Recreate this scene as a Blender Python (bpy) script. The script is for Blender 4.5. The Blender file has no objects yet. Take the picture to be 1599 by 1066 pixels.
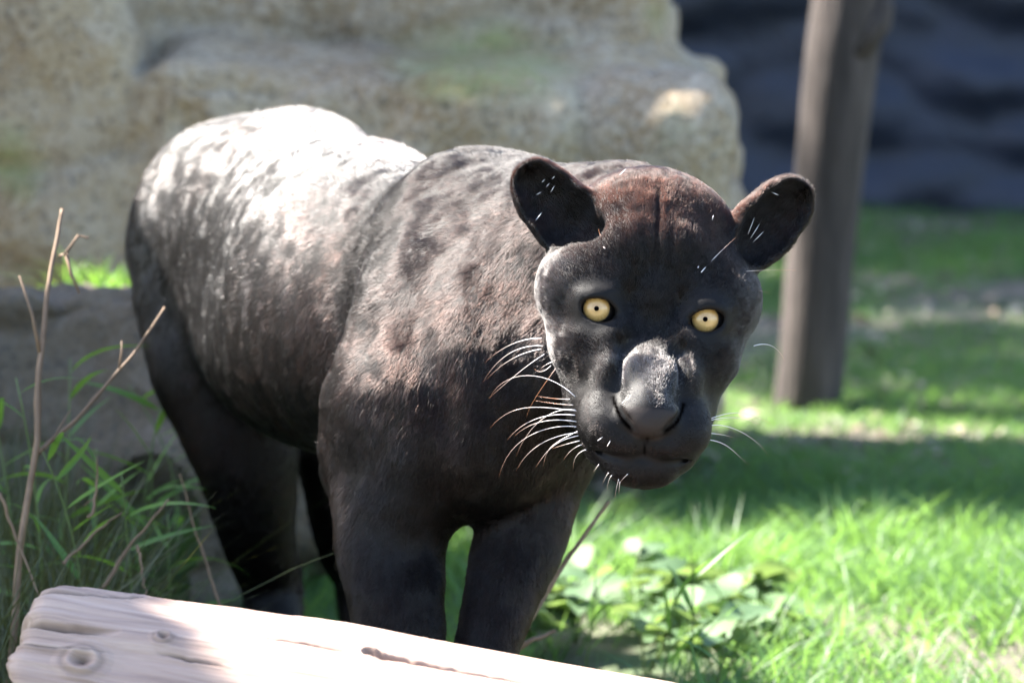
import bpy, math, random
import numpy as np
from mathutils import Vector, Matrix, Euler

FAST_DEV = False
sc = bpy.context.scene
COL = sc.collection

# ------------------------------------------------------------------ camera
F_PX = 7995.0                       # 180 mm lens on a 36 mm sensor, in pixels of the 1599 px wide photograph
PITCH = math.atan((533 + 558) / F_PX)
CAM = np.array([0.0, 0.0, 1.2])
FWD = np.array([0, math.cos(PITCH), -math.sin(PITCH)])
UPV = np.array([0, math.sin(PITCH), math.cos(PITCH)])
RGT = np.array([1.0, 0, 0])
cam_d = bpy.data.cameras.new('camera')
cam_o = bpy.data.objects.new('camera', cam_d)
COL.objects.link(cam_o)
cam_o.location = CAM
cam_o.rotation_euler = (math.pi / 2 - PITCH, 0, 0)
cam_d.sensor_width = 36
cam_d.lens = 180
cam_d.clip_start = 0.1
cam_d.clip_end = 500
cam_d.dof.use_dof = True
cam_d.dof.focus_distance = 4.84
cam_d.dof.aperture_fstop = 6.2
sc.camera = cam_o

# ------------------------------------------------------------------ sky and sun
SUN = np.array([-0.60, 0.25, 0.76]); SUN /= np.linalg.norm(SUN)
world = bpy.data.worlds.new('World')
sc.world = world
world.use_nodes = True
wn = world.node_tree
wn.nodes.clear()
sky = wn.nodes.new('ShaderNodeTexSky')
sky.sky_type = 'NISHITA'
sky.sun_disc = False
sky.sun_elevation = math.asin(SUN[2])
sky.sun_rotation = math.atan2(SUN[0], SUN[1])
bg = wn.nodes.new('ShaderNodeBackground')
bg.inputs['Strength'].default_value = 0.086
wo = wn.nodes.new('ShaderNodeOutputWorld')
wn.links.new(sky.outputs[0], bg.inputs[0])
wn.links.new(bg.outputs[0], wo.inputs[0])
sun_d = bpy.data.lights.new('sun', 'SUN')
sun_d.energy = 5.0
sun_d.angle = math.radians(0.5)
sun_d.color = (1.0, 0.95, 0.87)
sun_o = bpy.data.objects.new('sun', sun_d)
COL.objects.link(sun_o)
sun_o.location = (-3, 4, 6)
sun_o.rotation_euler = Vector(-SUN).to_track_quat('-Z', 'Y').to_euler()
sc.view_settings.view_transform = 'Standard'
sc.view_settings.look = 'None'
sc.view_settings.exposure = 2.9
sc.view_settings.gamma = 1.0
sc.view_settings.use_curve_mapping = False
sc.render.engine = 'CYCLES'
sc.cycles.max_bounces = 8
sc.cycles.transparent_max_bounces = 8
sc.cycles.use_denoising = True

def P(px, py, d):
    """a place in the scene: where it sits in the view and how far off it is (m)"""
    return CAM + d * (FWD + (px - 799.5) / F_PX * RGT - (py - 533) / F_PX * UPV)

def on_ground(px, py, z=0.0):
    r = FWD + (px - 799.5) / F_PX * RGT - (py - 533) / F_PX * UPV
    t = (z - CAM[2]) / r[2]
    return CAM + t * r

# ------------------------------------------------------------------ noise
_rs = np.random.RandomState(7)
_TAB = _rs.rand(65536).astype(np.float32)
def vnoise(p):
    """value noise in -1..1 at points p (n,3)"""
    p = np.asarray(p, dtype=np.float32)
    i = np.floor(p).astype(np.int64)
    f = p - i
    f = f * f * f * (f * (f * 6 - 15) + 10)
    def h(a, b, c):
        return _TAB[(a * 73856093 ^ b * 19349663 ^ c * 83492791) & 65535]
    x, y, z = i[..., 0], i[..., 1], i[..., 2]
    fx, fy, fz = f[..., 0], f[..., 1], f[..., 2]
    r = 0
    for dx in (0, 1):
        wx = fx if dx else 1 - fx
        for dy in (0, 1):
            wy = fy if dy else 1 - fy
            for dz in (0, 1):
                wz = fz if dz else 1 - fz
                r = r + wx * wy * wz * h(x + dx, y + dy, z + dz)
    return r * 2 - 1
def fbm(p, oct=4, gain=0.5):
    p = np.asarray(p, dtype=np.float32)
    r, a = 0, 1.0
    for k in range(oct):
        r = r + a * vnoise(p * (2.03 ** k) + 17.3 * k)
        a *= gain
    return r

# ------------------------------------------------------------------ implicit solids
class Field:
    """union and cuts of simple solids sampled on an uneven grid, then skinned as one closed mesh"""
    def __init__(self, xs, ys, zs):
        self.ax = [np.asarray(a, dtype=np.float32) for a in (xs, ys, zs)]
        self.f = np.full([len(a) for a in self.ax], 0.25, dtype=np.float32)
    def _box(self, lo, hi):
        sl = []
        for k in range(3):
            a = self.ax[k]
            i0 = max(0, int(np.searchsorted(a, lo[k])) - 1)
            i1 = min(len(a), int(np.searchsorted(a, hi[k])) + 1)
            if i1 <= i0: return None, None
            sl.append(slice(i0, i1))
        sl = tuple(sl)
        g = [self.ax[k][sl[k]] for k in range(3)]
        return sl, (g[0][:, None, None], g[1][None, :, None], g[2][None, None, :])
    def _put(self, sl, d, k, cut):
        f = self.f[sl]
        if cut:
            d = -d
            h = np.clip(0.5 - 0.5 * (d - f) / -k if False else 0.5 + 0.5 * (d - f) / k, 0, 1)
            self.f[sl] = f * (1 - h) + d * h + k * h * (1 - h)
        else:
            h = np.clip(0.5 + 0.5 * (f - d) / k, 0, 1)
            self.f[sl] = f * (1 - h) + d * h - k * h * (1 - h)
    def cone(self, a, b, ra, rb, k=0.02, cut=False):
        a = np.asarray(a, float); b = np.asarray(b, float)
        m = max(ra, rb) + k + 0.01
        if not cut: m += 0.03
        sl, g = self._box(np.minimum(a, b) - m, np.maximum(a, b) + m)
        if sl is None: return
        ba = b - a; L2 = float(ba @ ba) + 1e-12
        px, py, pz = g[0] - a[0], g[1] - a[1], g[2] - a[2]
        t = np.clip((px * ba[0] + py * ba[1] + pz * ba[2]) / L2, 0, 1).astype(np.float32)
        d = np.sqrt((px - ba[0] * t) ** 2 + (py - ba[1] * t) ** 2 + (pz - ba[2] * t) ** 2) - (ra + (rb - ra) * t)
        self._put(sl, d.astype(np.float32), k, cut)
    def chain(self, pts, k=0.02, cut=False, n=6):
        """a limb: centres and radii run smoothly through the given points, added in one go"""
        c = np.array([np.append(np.asarray(p, float), r) for p, r in pts])
        if len(c) > 2:
            e = np.concatenate([[2 * c[0] - c[1]], c, [2 * c[-1] - c[-2]]])
            out = []
            for i in range(1, len(e) - 2):
                p0, p1, p2, p3 = e[i - 1:i + 3]
                for t in np.arange(n) / n:
                    out.append(.5 * (2 * p1 + (p2 - p0) * t + (2 * p0 - 5 * p1 + 4 * p2 - p3) * t * t + (3 * p1 - p0 - 3 * p2 + p3) * t ** 3))
            out.append(c[-1]); c = np.array(out)
        m = c[:, 3].max() + k + .04
        sl, g = self._box(c[:, :3].min(0) - m, c[:, :3].max(0) + m)
        if sl is None: return
        D = np.full([s_.stop - s_.start for s_ in sl], .25, np.float32)
        off = [s_.start for s_ in sl]
        for q0, q1 in zip(c[:-1], c[1:]):
            a, b, ra, rb = q0[:3], q1[:3], q0[3], q1[3]
            mm = max(ra, rb) + k + .04
            s2, g2 = self._box(np.minimum(a, b) - mm, np.maximum(a, b) + mm)
            if s2 is None: continue
            ba = b - a; L2 = float(ba @ ba) + 1e-12
            px, py, pz = g2[0] - a[0], g2[1] - a[1], g2[2] - a[2]
            t = np.clip((px * ba[0] + py * ba[1] + pz * ba[2]) / L2, 0, 1).astype(np.float32)
            d = np.sqrt((px - ba[0] * t) ** 2 + (py - ba[1] * t) ** 2 + (pz - ba[2] * t) ** 2) - (ra + (rb - ra) * t)
            ls = tuple(slice(s2[i].start - off[i], s2[i].stop - off[i]) for i in range(3))
            D[ls] = np.minimum(D[ls], d)
        self._put(sl, D, k, cut)
    def ell(self, c, r, R=None, k=0.02, cut=False):
        """ellipsoid; rows of R are its axes"""
        c = np.asarray(c, float); r = np.asarray(r, float)
        R = np.eye(3) if R is None else np.asarray(R, float)
        m = float(max(r)) + k + (0.03 if not cut else 0.01)
        ext = np.sqrt(((R * r[:, None]) ** 2).sum(0)) + k + (0.03 if not cut else 0.01)
        sl, g = self._box(c - ext, c + ext)
        if sl is None: return
        p = (g[0] - c[0], g[1] - c[1], g[2] - c[2])
        q = [(p[0] * R[i, 0] + p[1] * R[i, 1] + p[2] * R[i, 2]) for i in range(3)]
        k0 = np.sqrt(sum((q[i] / r[i]) ** 2 for i in range(3)))
        k1 = np.sqrt(sum((q[i] / r[i] ** 2) ** 2 for i in range(3))) + 1e-9
        d = k0 * (k0 - 1) / k1
        d = np.where(k0 < 1e-3, -float(min(r)), d)
        self._put(sl, d.astype(np.float32), k, cut)
    def box(self, c, h, rnd, R=None, k=0.02, cut=False):
        c = np.asarray(c, float); h = np.asarray(h, float) - rnd
        R = np.eye(3) if R is None else np.asarray(R, float)
        ext = np.sqrt(((R * (h + rnd)[:, None]) ** 2).sum(0)) * 1.75 + k + 0.05
        sl, g = self._box(c - ext, c + ext)
        if sl is None: return
        p = (g[0] - c[0], g[1] - c[1], g[2] - c[2])
        q = [np.abs(p[0] * R[i, 0] + p[1] * R[i, 1] + p[2] * R[i, 2]) - h[i] for i in range(3)]
        o = np.sqrt(sum(np.maximum(v, 0) ** 2 for v in q)) + np.minimum(np.maximum(np.maximum(q[0], q[1]), q[2]), 0) - rnd
        self._put(sl, o.astype(np.float32), k, cut)
    def skin(self):
        """surface nets: vertices and quads"""
        f = self.f
        s = f < 0
        nx, ny, nz = f.shape
        cs = s[:-1, :-1, :-1].astype(np.int8)
        tot = np.zeros((nx - 1, ny - 1, nz - 1), np.int8)
        for dx in (0, 1):
            for dy in (0, 1):
                for dz in (0, 1):
                    tot += s[dx:nx - 1 + dx, dy:ny - 1 + dy, dz:nz - 1 + dz]
        act = (tot > 0) & (tot < 8)
        ci = np.argwhere(act)
        idx = np.full(act.shape, -1, np.int32)
        idx[act] = np.arange(len(ci))
        acc = np.zeros((len(ci), 3)); cnt = np.zeros(len(ci))
        corners = [(0,0,0),(1,0,0),(0,1,0),(1,1,0),(0,0,1),(1,0,1),(0,1,1),(1,1,1)]
        edges = [(a, b) for a in range(8) for b in range(a + 1, 8) if sum(abs(corners[a][k] - corners[b][k]) for k in range(3)) == 1]
        val = [f[ci[:, 0] + c[0], ci[:, 1] + c[1], ci[:, 2] + c[2]] for c in corners]
        pos = [np.stack([self.ax[k][ci[:, k] + c[k]] for k in range(3)], 1) for c in corners]
        for a, b in edges:
            m = (val[a] < 0) != (val[b] < 0)
            t = (val[a][m] / (val[a][m] - val[b][m]))[:, None]
            acc[m] += pos[a][m] * (1 - t) + pos[b][m] * t
            cnt[m] += 1
        V = acc / cnt[:, None]
        Q = []
        for ax in range(3):
            o1, o2 = [(1, 2), (2, 0), (0, 1)][ax]
            sa = [slice(None)] * 3; sb = [slice(None)] * 3
            sa[ax] = slice(0, -1); sb[ax] = slice(1, None)
            diff = s[tuple(sa)] != s[tuple(sb)]
            e = np.argwhere(diff)
            ok = (e[:, o1] > 0) & (e[:, o2] > 0) & (e[:, o1] < f.shape[o1] - 1) & (e[:, o2] < f.shape[o2] - 1)
            e = e[ok]
            def cell(d1, d2):
                c = e.copy(); c[:, o1] += d1; c[:, o2] += d2
                return idx[c[:, 0], c[:, 1], c[:, 2]]
            q = np.stack([cell(-1, -1), cell(0, -1), cell(0, 0), cell(-1, 0)], 1)
            ins = s[e[:, 0], e[:, 1], e[:, 2]]
            q[~ins] = q[~ins][:, ::-1]
            Q.append(q)
        return V, np.concatenate(Q)

def axis(lo, hi, coarse, fine=None, fl=None, fh=None):
    if fine is None:
        return np.arange(lo, hi, coarse)
    out = [np.arange(lo, fl, coarse), np.arange(fl, fh, fine), np.arange(fh, hi, coarse)]
    return np.unique(np.concatenate(out))

# ------------------------------------------------------------------ mesh helpers
def mesh_from(name, V, Fq, smooth=True):
    me = bpy.data.meshes.new(name)
    V = np.asarray(V, dtype=np.float32)
    Fq = np.asarray(Fq, dtype=np.int32)
    n = Fq.shape[1]
    me.vertices.add(len(V)); me.vertices.foreach_set('co', V.ravel())
    me.loops.add(Fq.size); me.loops.foreach_set('vertex_index', Fq.ravel())
    me.polygons.add(len(Fq))
    me.polygons.foreach_set('loop_start', np.arange(0, Fq.size, n, dtype=np.int32))
    me.update(calc_edges=True)
    if smooth:
        me.polygons.foreach_set('use_smooth', np.ones(len(Fq), dtype=bool))
    return me

def link(name, data, mat=None, parent=None, loc=None):
    o = bpy.data.objects.new(name, data)
    COL.objects.link(o)
    if mat is not None and data is not None:
        data.materials.append(mat)
    if parent is not None:
        o.parent = parent
    if loc is not None:
        o.location = loc
    return o

def tag(o, label=None, cat=None, group=None, kind=None):
    if label: o['label'] = label
    if cat: o['category'] = cat
    if group: o['group'] = group
    if kind: o['kind'] = kind
    return o

def set_attr(me, name, arr, typ='FLOAT'):
    a = me.attributes.new(name, typ, 'POINT')
    key = 'value' if typ == 'FLOAT' else ('color' if typ == 'FLOAT_COLOR' else 'vector')
    a.data.foreach_set(key, np.asarray(arr, dtype=np.float32).ravel())

def vert_normals(me):
    n = np.empty(len(me.vertices) * 3, dtype=np.float32)
    me.vertices.foreach_get('normal', n)
    return n.reshape(-1, 3)

def tube(pts, rad, sides=6, cap=True):
    """tapered tube along points: vertices, quads (ends closed to a point ring)"""
    pts = np.asarray(pts, float)
    n = len(pts)
    rad = np.broadcast_to(np.asarray(rad, float), (n,))
    tan = np.gradient(pts, axis=0)
    tan /= np.linalg.norm(tan, axis=1)[:, None] + 1e-12
    ref = np.array([0.31, 0.77, 0.55])
    a = np.cross(tan, ref); a /= np.linalg.norm(a, axis=1)[:, None] + 1e-12
    b = np.cross(tan, a)
    th = np.linspace(0, 2 * np.pi, sides, endpoint=False)
    V = (pts[:, None] + rad[:, None, None] * (np.cos(th)[None, :, None] * a[:, None] + np.sin(th)[None, :, None] * b[:, None])).reshape(-1, 3)
    Q = []
    for i in range(n - 1):
        for j in range(sides):
            k = (j + 1) % sides
            Q.append((i * sides + j, i * sides + k, (i + 1) * sides + k, (i + 1) * sides + j))
    if cap:
        c0, c1 = len(V), len(V) + 1
        V = np.concatenate([V, [pts[0]], [pts[-1]]])
        for j in range(sides):
            k = (j + 1) % sides
            Q.append((k, j, c0, c0)); Q.append(((n - 1) * sides + j, (n - 1) * sides + k, c1, c1))
    return V, Q

def mesh_poly(name, V, Fl, smooth=True):
    me = bpy.data.meshes.new(name)
    Fl = [tuple(dict.fromkeys(int(i) for i in f)) for f in Fl]
    me.from_pydata([tuple(map(float, v)) for v in V], [], Fl)
    me.update()
    if smooth:
        me.polygons.foreach_set('use_smooth', np.ones(len(me.polygons), dtype=bool))
    return me

# ------------------------------------------------------------------ material helper
class Mat:
    def __init__(self, name):
        self.m = bpy.data.materials.new(name)
        self.m.use_nodes = True
        self.t = self.m.node_tree
        self.b = self.t.nodes['Principled BSDF']
        self.out = self.t.nodes['Material Output']
    def n(self, kind, **kw):
        nd = self.t.nodes.new(kind)
        for k, v in kw.items():
            if k in nd.inputs.keys() if isinstance(k, str) else False:
                nd.inputs[k].default_value = v
            else:
                try: setattr(nd, k, v)
                except Exception: nd.inputs[k.replace('_', ' ')].default_value = v
        return nd
    def l(self, a, b):
        self.t.links.new(a, b)
    def noise(self, scale, detail=4, rough=0.55, vec=None, dist=0.0):
        nd = self.t.nodes.new('ShaderNodeTexNoise')
        nd.inputs['Scale'].default_value = scale
        nd.inputs['Detail'].default_value = detail
        nd.inputs['Roughness'].default_value = rough
        nd.inputs['Distortion'].default_value = dist
        if vec is not None: self.l(vec, nd.inputs['Vector'])
        return nd.outputs['Fac']
    def coord(self, kind='Object'):
        if not hasattr(self, '_tc'):
            self._tc = self.t.nodes.new('ShaderNodeTexCoord')
        return self._tc.outputs[kind]
    def ramp(self, fac, stops):
        r = self.t.nodes.new('ShaderNodeValToRGB')
        e = r.color_ramp.elements
        while len(e) < len(stops): e.new(0.5)
        for i, (p, c) in enumerate(stops):
            e[i].position = p
            e[i].color = (c[0], c[1], c[2], 1) if not isinstance(c, (int, float)) else (c, c, c, 1)
        self.l(fac, r.inputs[0])
        return r.outputs[0]
    def mix(self, fac, a, b, mode='MIX'):
        m = self.t.nodes.new('ShaderNodeMix')
        m.data_type = 'RGBA'; m.blend_type = mode
        if isinstance(fac, (int, float)): m.inputs[0].default_value = fac
        else: self.l(fac, m.inputs[0])
        for s, v in ((6, a), (7, b)):
            if isinstance(v, tuple): m.inputs[s].default_value = (v[0], v[1], v[2], 1)
            else: self.l(v, m.inputs[s])
        return m.outputs[2]
    def math(self, op, a, b=0.0, clamp=False):
        m = self.t.nodes.new('ShaderNodeMath'); m.operation = op; m.use_clamp = clamp
        for s, v in ((0, a), (1, b)):
            if isinstance(v, (int, float)): m.inputs[s].default_value = v
            else: self.l(v, m.inputs[s])
        return m.outputs[0]
    def bump(self, height, strength=0.5, dist=0.01, normal=None):
        b = self.t.nodes.new('ShaderNodeBump')
        b.inputs['Strength'].default_value = strength
        b.inputs['Distance'].default_value = dist
        self.l(height, b.inputs['Height'])
        if normal is not None: self.l(normal, b.inputs['Normal'])
        return b.outputs[0]
    def attr(self, name):
        a = self.t.nodes.new('ShaderNodeAttribute'); a.attribute_name = name
        return a
    def base(self, c):
        if isinstance(c, tuple): self.b.inputs['Base Color'].default_value = (*c, 1)
        else: self.l(c, self.b.inputs['Base Color'])
    def set(self, **kw):
        for k, v in kw.items():
            key = k.replace('_', ' ')
            if hasattr(v, 'is_linked') or hasattr(v, 'links'): self.l(v, self.b.inputs[key])
            else: self.b.inputs[key].default_value = v
    def normal(self, n):
        self.l(n, self.b.inputs['Normal'])
# ================================================================== ground
GX0, GX1, GY0, GY1 = -1.7, 2.1, 3.6, 12.0
def ground_z(x, y):
    p = np.stack([x, y, 0 * x], -1)
    edge = np.clip((x - GX0) / .3, 0, 1) * np.clip((GX1 - x) / .3, 0, 1) * np.clip((y - GY0) / .3, 0, 1) * np.clip((GY1 - y) / .3, 0, 1)
    amp = .018 * np.clip((np.hypot(x, y - 5.1) - .35) / .6, 0, 1)
    return .10 * np.exp(-((x + .42) / .22) ** 2 - ((y - 4.66) / .16) ** 2) * edge + (amp * fbm(p * 1.7, 4)) * edge + 0.004 * edge * np.clip(fbm(p * 14, 2), -1, 1)
gx = np.linspace(GX0, GX1, 260); gy = np.linspace(GY0, GY1, 520)
X, Y = np.meshgrid(gx, gy, indexing='ij')
Z = ground_z(X.ravel(), Y.ravel()).reshape(X.shape)
Vg = np.stack([X, Y, Z], -1).reshape(-1, 3)
i, j = np.meshgrid(np.arange(259), np.arange(519), indexing='ij')
q = i * 520 + j
Qg = np.stack([q, q + 520, q + 521, q + 1], -1).reshape(-1, 4)
# far sheet joined round the detailed patch
nb = len(Vg)
ring = [(GX0, GY0, 0), (GX1, GY0, 0), (GX1, GY1, 0), (GX0, GY1, 0), (-90, -60, 0), (90, -60, 0), (90, 140, 0), (-90, 140, 0)]
Vg = np.concatenate([Vg, ring])
Qg = np.concatenate([Qg, [(nb + 4, nb + 5, nb + 1, nb), (nb + 5, nb + 6, nb + 2, nb + 1), (nb + 6, nb + 7, nb + 3, nb + 2), (nb + 7, nb + 4, nb, nb + 3)]])
m = Mat('soil')
tc = m.coord('Object')
c1 = m.ramp(m.noise(3.2, 5, .6, tc), [(.35, (.085, .068, .050)), (.55, (.125, .105, .085)), (.75, (.17, .155, .135))])
c2 = m.ramp(m.noise(2.1, 4, .6, tc, .4), [(.42, 0.0), (.60, 1.0)])
col = m.mix(c2, c1, (.045, .075, .025))
sp = m.ramp(m.noise(60, 2, .6, tc), [(.60, 0.0), (.72, 1.0)])
col = m.mix(m.math('MULTIPLY', sp, .6), col, (.24, .21, .17))
m.base(col); m.set(Roughness=.95)
m.normal(m.bump(m.noise(45, 5, .65, tc), .8, .02))
SOIL = m.m
tag(link('ground', mesh_from('ground', Vg, Qg), SOIL), kind='structure')

# ================================================================== rocks
def rock_mat(name, tones, moss, lichen=.5, scale=1.0):
    m = Mat(name)
    tc = m.coord('Object')
    big = m.noise(2.2 * scale, 6, .62, tc, .3)
    col = m.ramp(big, [(.30, tones[0]), (.50, tones[1]), (.70, tones[2])])
    st = m.noise(9 * scale, 6, .7, tc)
    col = m.mix(m.ramp(st, [(.45, 0.0), (.68, .75)]), col, tones[3])
    g = m.noise(70 * scale, 4, .75, tc)
    t3 = tones[3]
    col = m.mix(m.ramp(g, [(.48, 0.0), (.60, .7)]), col, (t3[0] * 1.15, t3[1] * 1.1, t3[2] * 1.05))
    g2 = m.noise(95 * scale, 3, .7, tc)
    col = m.mix(m.ramp(g2, [(.36, .65), (.47, 0.0)]), col, (.05, .045, .04))
    # moss where the noise and the height say so
    at = m.attr('moss').outputs['Fac']
    mz = m.noise(7, 5, .7, tc)
    mm = m.ramp(m.math('MULTIPLY', at, m.math('ADD', mz, .05)), [(.34, 0.0), (.80, .85)])
    col = m.mix(m.math('MULTIPLY', mm, m.math('MULTIPLY', m.math('SUBTRACT', g, .25), 2.2, True)), col, moss)
    m.base(col); m.set(Roughness=.9)
    h = m.math('ADD', m.noise(30 * scale, 6, .7, tc), m.math('MULTIPLY', g, .35))
    m.normal(m.bump(h, .75, .025))
    return m.m
ROCK_M = rock_mat('lichened_sandstone', [(.17, .11, .058), (.31, .225, .13), (.46, .37, .245), (.39, .34, .27)], (.20, .23, .05))
ROCK2_M = rock_mat('dark_brown_rock', [(.06, .043, .026), (.11, .08, .05), (.17, .135, .095), (.14, .12, .095)], (.09, .12, .03))  # browner, darker tones than the boulder

def rock(name, fld, mat, mossf=None, amp=(.02, 1.8), fine=.006, parent=None):
    Vr, Qr = fld.skin()
    me_ = mesh_from(name, Vr, Qr)
    Nr = vert_normals(me_)
    d = amp[0] * fbm(Vr * amp[1], 4) + fine * fbm(Vr * 14, 4, .6) - fine * 2.6 * np.clip(.22 - np.abs(vnoise(Vr * np.array([4.5, 4.5, 7]))), 0, 1) / .22 + fine * 1.5 * vnoise(Vr * 8)
    Vr = Vr + Nr * d[:, None]
    me_.vertices.foreach_set('co', Vr.astype(np.float32).ravel()); me_.update()
    set_attr(me_, 'moss', mossf(Vr, Nr) if mossf else np.zeros(len(Vr)))
    return link(name, me_, mat, parent)

g = .013
DR = 7.0                                          # how far off the face of the slab is
B = Field(np.arange(-2.3, .50, g), np.arange(6.45, 8.4, g * 1.4), np.arange(.02, 2.12, g))
# great block behind, slab face in front with the pale ledge on top
RT = np.array(Euler((0, math.radians(0), math.radians(3)), 'XYZ').to_matrix()).T
B.box(P(360, 60, 7.78) + np.array([-.46, -.17, .50]), (.71, .25, .88), .06, RT, k=.05)  # unseen upper part, raised to shade the ledge
B.box(P(360, 60, 7.78) + np.array([.12, -.15, .12]), (.52, .27, .48), .08, RT, k=.08)
B.box(P(850, 60, 7.66), (.185, .30, .30), .08, k=.08)
B.box(P(-95, 160, 7.31), (.30, .30, .235), .05, k=.03)
R_ = np.array(Euler((0, math.radians(3.0), math.radians(-3)), 'XYZ').to_matrix()).T
B.box(P(688, 345, 7.33), (.408, .35, .235), .055, R_, k=.03)
B.box(P(1000, 325, 7.33), (.125, .32, .19), .075, R_, k=.05)
B.ell(P(60, 320, 7.26), (.20, .25, .135), k=.10)
# notch and crack where the slab meets the block
B.cone(P(238, 78, 6.97), P(248, 165, 6.95), .016, .022, k=.012, cut=True)
B.cone(P(248, 165, 6.95), P(285, 195, 6.97), .016, .02, k=.014, cut=True)
B.cone(P(285, 195, 6.97), P(312, 225, 6.97), .02, .02, k=.014, cut=True)
B.cone(P(312, 225, 6.97), P(330, 400, 6.97), .02, .03, k=.02, cut=True)
B.cone(P(1010, 70, 7.00), P(1125, 80, 7.10), .02, .025, k=.02, cut=True)
B.cone(P(590, 85, 6.95), P(618, 112, 6.95), .008, .006, k=.015, cut=True)
def moss1(V, N):
    rx = (V[:, 0] - P(760, 120, 7.0)[0]) / .14
    rz = (V[:, 2] - P(760, 112, 7.0)[2]) / .045
    a = np.exp(-rx ** 2 - rz ** 2) * 1.4
    for (px, py, s, w) in ((10, 235, .05, .9), (25, 290, .04, .9), (130, 15, .05, .3), (1040, 60, .03, .9), (900, 250, .06, .5), (1060, 190, .05, .5)):
        c = P(px, py, 7.0)
        a += w * np.exp(-((V[:, 0] - c[0]) / s) ** 2 - ((V[:, 2] - c[2]) / s) ** 2)
    return np.clip(a + .25, 0, 1.6)
bo = rock('boulder', B, ROCK_M, moss1, amp=(.022, 2.2), fine=.007)
tag(bo, 'huge grey brown boulder with a mossy ledge behind the black jaguar', 'boulder')

g = .013
B2 = Field(np.arange(-1.55, -.22, g), np.arange(6.15, 7.1, g), np.arange(-.06, .46, g))
B2.box(P(20, 690, 6.56), (.52, .22, .16), .08, k=.03)
B2.box(P(60, 514, 6.46), (.44, .13, .072), .05, np.array(Euler((math.radians(-4), math.radians(3), 0)).to_matrix()).T, k=.035)
B2.ell(P(250, 800, 6.42), (.17, .20, .24), k=.06)
B2.cone(P(-100, 610, 6.3), P(330, 660, 6.25), .012, .018, k=.03, cut=True)
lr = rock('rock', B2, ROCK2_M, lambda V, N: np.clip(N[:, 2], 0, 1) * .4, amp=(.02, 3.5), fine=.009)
tag(lr, 'low brown rock with a flat grey top under the left of the boulder', 'rock')
B3 = Field(np.arange(-.42, .22, .02), np.arange(7.1, 8.1, .02), np.arange(-.08, .42, .02))
B3.box((-.10, 7.60, .14), (.24, .30, .20), .09, k=.02)
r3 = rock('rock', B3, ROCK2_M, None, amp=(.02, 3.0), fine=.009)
tag(r3, 'dark supporting rock in the shade beneath the boulder, seen between the jaguar legs', 'rock')
# unseen boulder added at the left; its top edge is cut to shade the hind leg
SA, SB = P(229, 298, 5.82), P(330, 590, 5.568)
EDGE = SA + SUN * 1.75
np_ = np.cross(SB - SA, SUN); e1_ = np.array([-np_[1], np_[0], 0])
if e1_[1] < 0: e1_ = -e1_
e1_ /= np.linalg.norm(e1_); e2_ = np.array([-e1_[1], e1_[0], 0])
gg = .022
B4 = Field(np.arange(EDGE[0] - 1.5, EDGE[0] + .7, gg), np.arange(EDGE[1] - .7, EDGE[1] + 1.3, gg), np.arange(-.08, EDGE[2] + .15, gg))
B4.box(EDGE + e1_ * .05 + e2_ * .40 - np.array([0, 0, EDGE[2] * .5 + .02]), (.55, .40, EDGE[2] * .5 + .02), .04, np.array([e1_, e2_, [0, 0, 1]]), k=.03)
r4 = rock('boulder', B4, ROCK_M, None, amp=(.008, 2.0), fine=.003)
tag(r4, 'added unseen tall boulder beyond the left edge of the frame, shading the hind leg', 'boulder')
# ================================================================== wall
m = Mat('dark_rough_render')
tc = m.coord('Object')
m.base(m.ramp(m.noise(4, 4, .6, tc), [(.35, (.003, .006, .015)), (.65, (.008, .013, .031))]))
m.set(Roughness=.62)
m.normal(m.bump(m.noise(9, 4, .6, tc), .8, .03))
nx, nz = 300, 110
wx = np.linspace(-1.6, 4.4, nx); wz = np.linspace(-.05, 2.3, nz)
X, Zz = np.meshgrid(wx, wz, indexing='ij')
base = np.stack([X.ravel(), 0 * X.ravel(), Zz.ravel()], -1)
dsp = .030 * fbm(base * np.array([3.0, 1, 4.5]), 4) + .02 * np.sin(base[:, 2] * 22 + 3 * vnoise(base * 1.6))
Vf = base.copy(); Vf[:, 1] = 10.85 - np.abs(dsp) * 1.2
Vb = base.copy(); Vb[:, 1] = 11.15
i, j = np.meshgrid(np.arange(nx - 1), np.arange(nz - 1), indexing='ij')
q = (i * nz + j).ravel()
Qf = np.stack([q, q + nz, q + nz + 1, q + 1], -1)
Qb = np.stack([q + 1, q + nz + 1, q + nz, q], -1) + nx * nz
top = [(a * nz + nz - 1, (a + 1) * nz + nz - 1, (a + 1) * nz + nz - 1 + nx * nz, a * nz + nz - 1 + nx * nz) for a in range(nx - 1)]
e0 = [(b + 1, b + 1 + nx * nz, b + nx * nz, b) for b in range(nz - 1)]
o_ = (nx - 1) * nz
e1 = [(o_ + b, o_ + b + nx * nz, o_ + b + 1 + nx * nz, o_ + b + 1) for b in range(nz - 1)]
wl = link('wall', mesh_from('wall', np.concatenate([Vf, Vb]), np.concatenate([Qf, Qb, top, e0, e1])), m.m)
tag(wl, 'dark navy rough wall at the far edge of the grass', 'wall')

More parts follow.
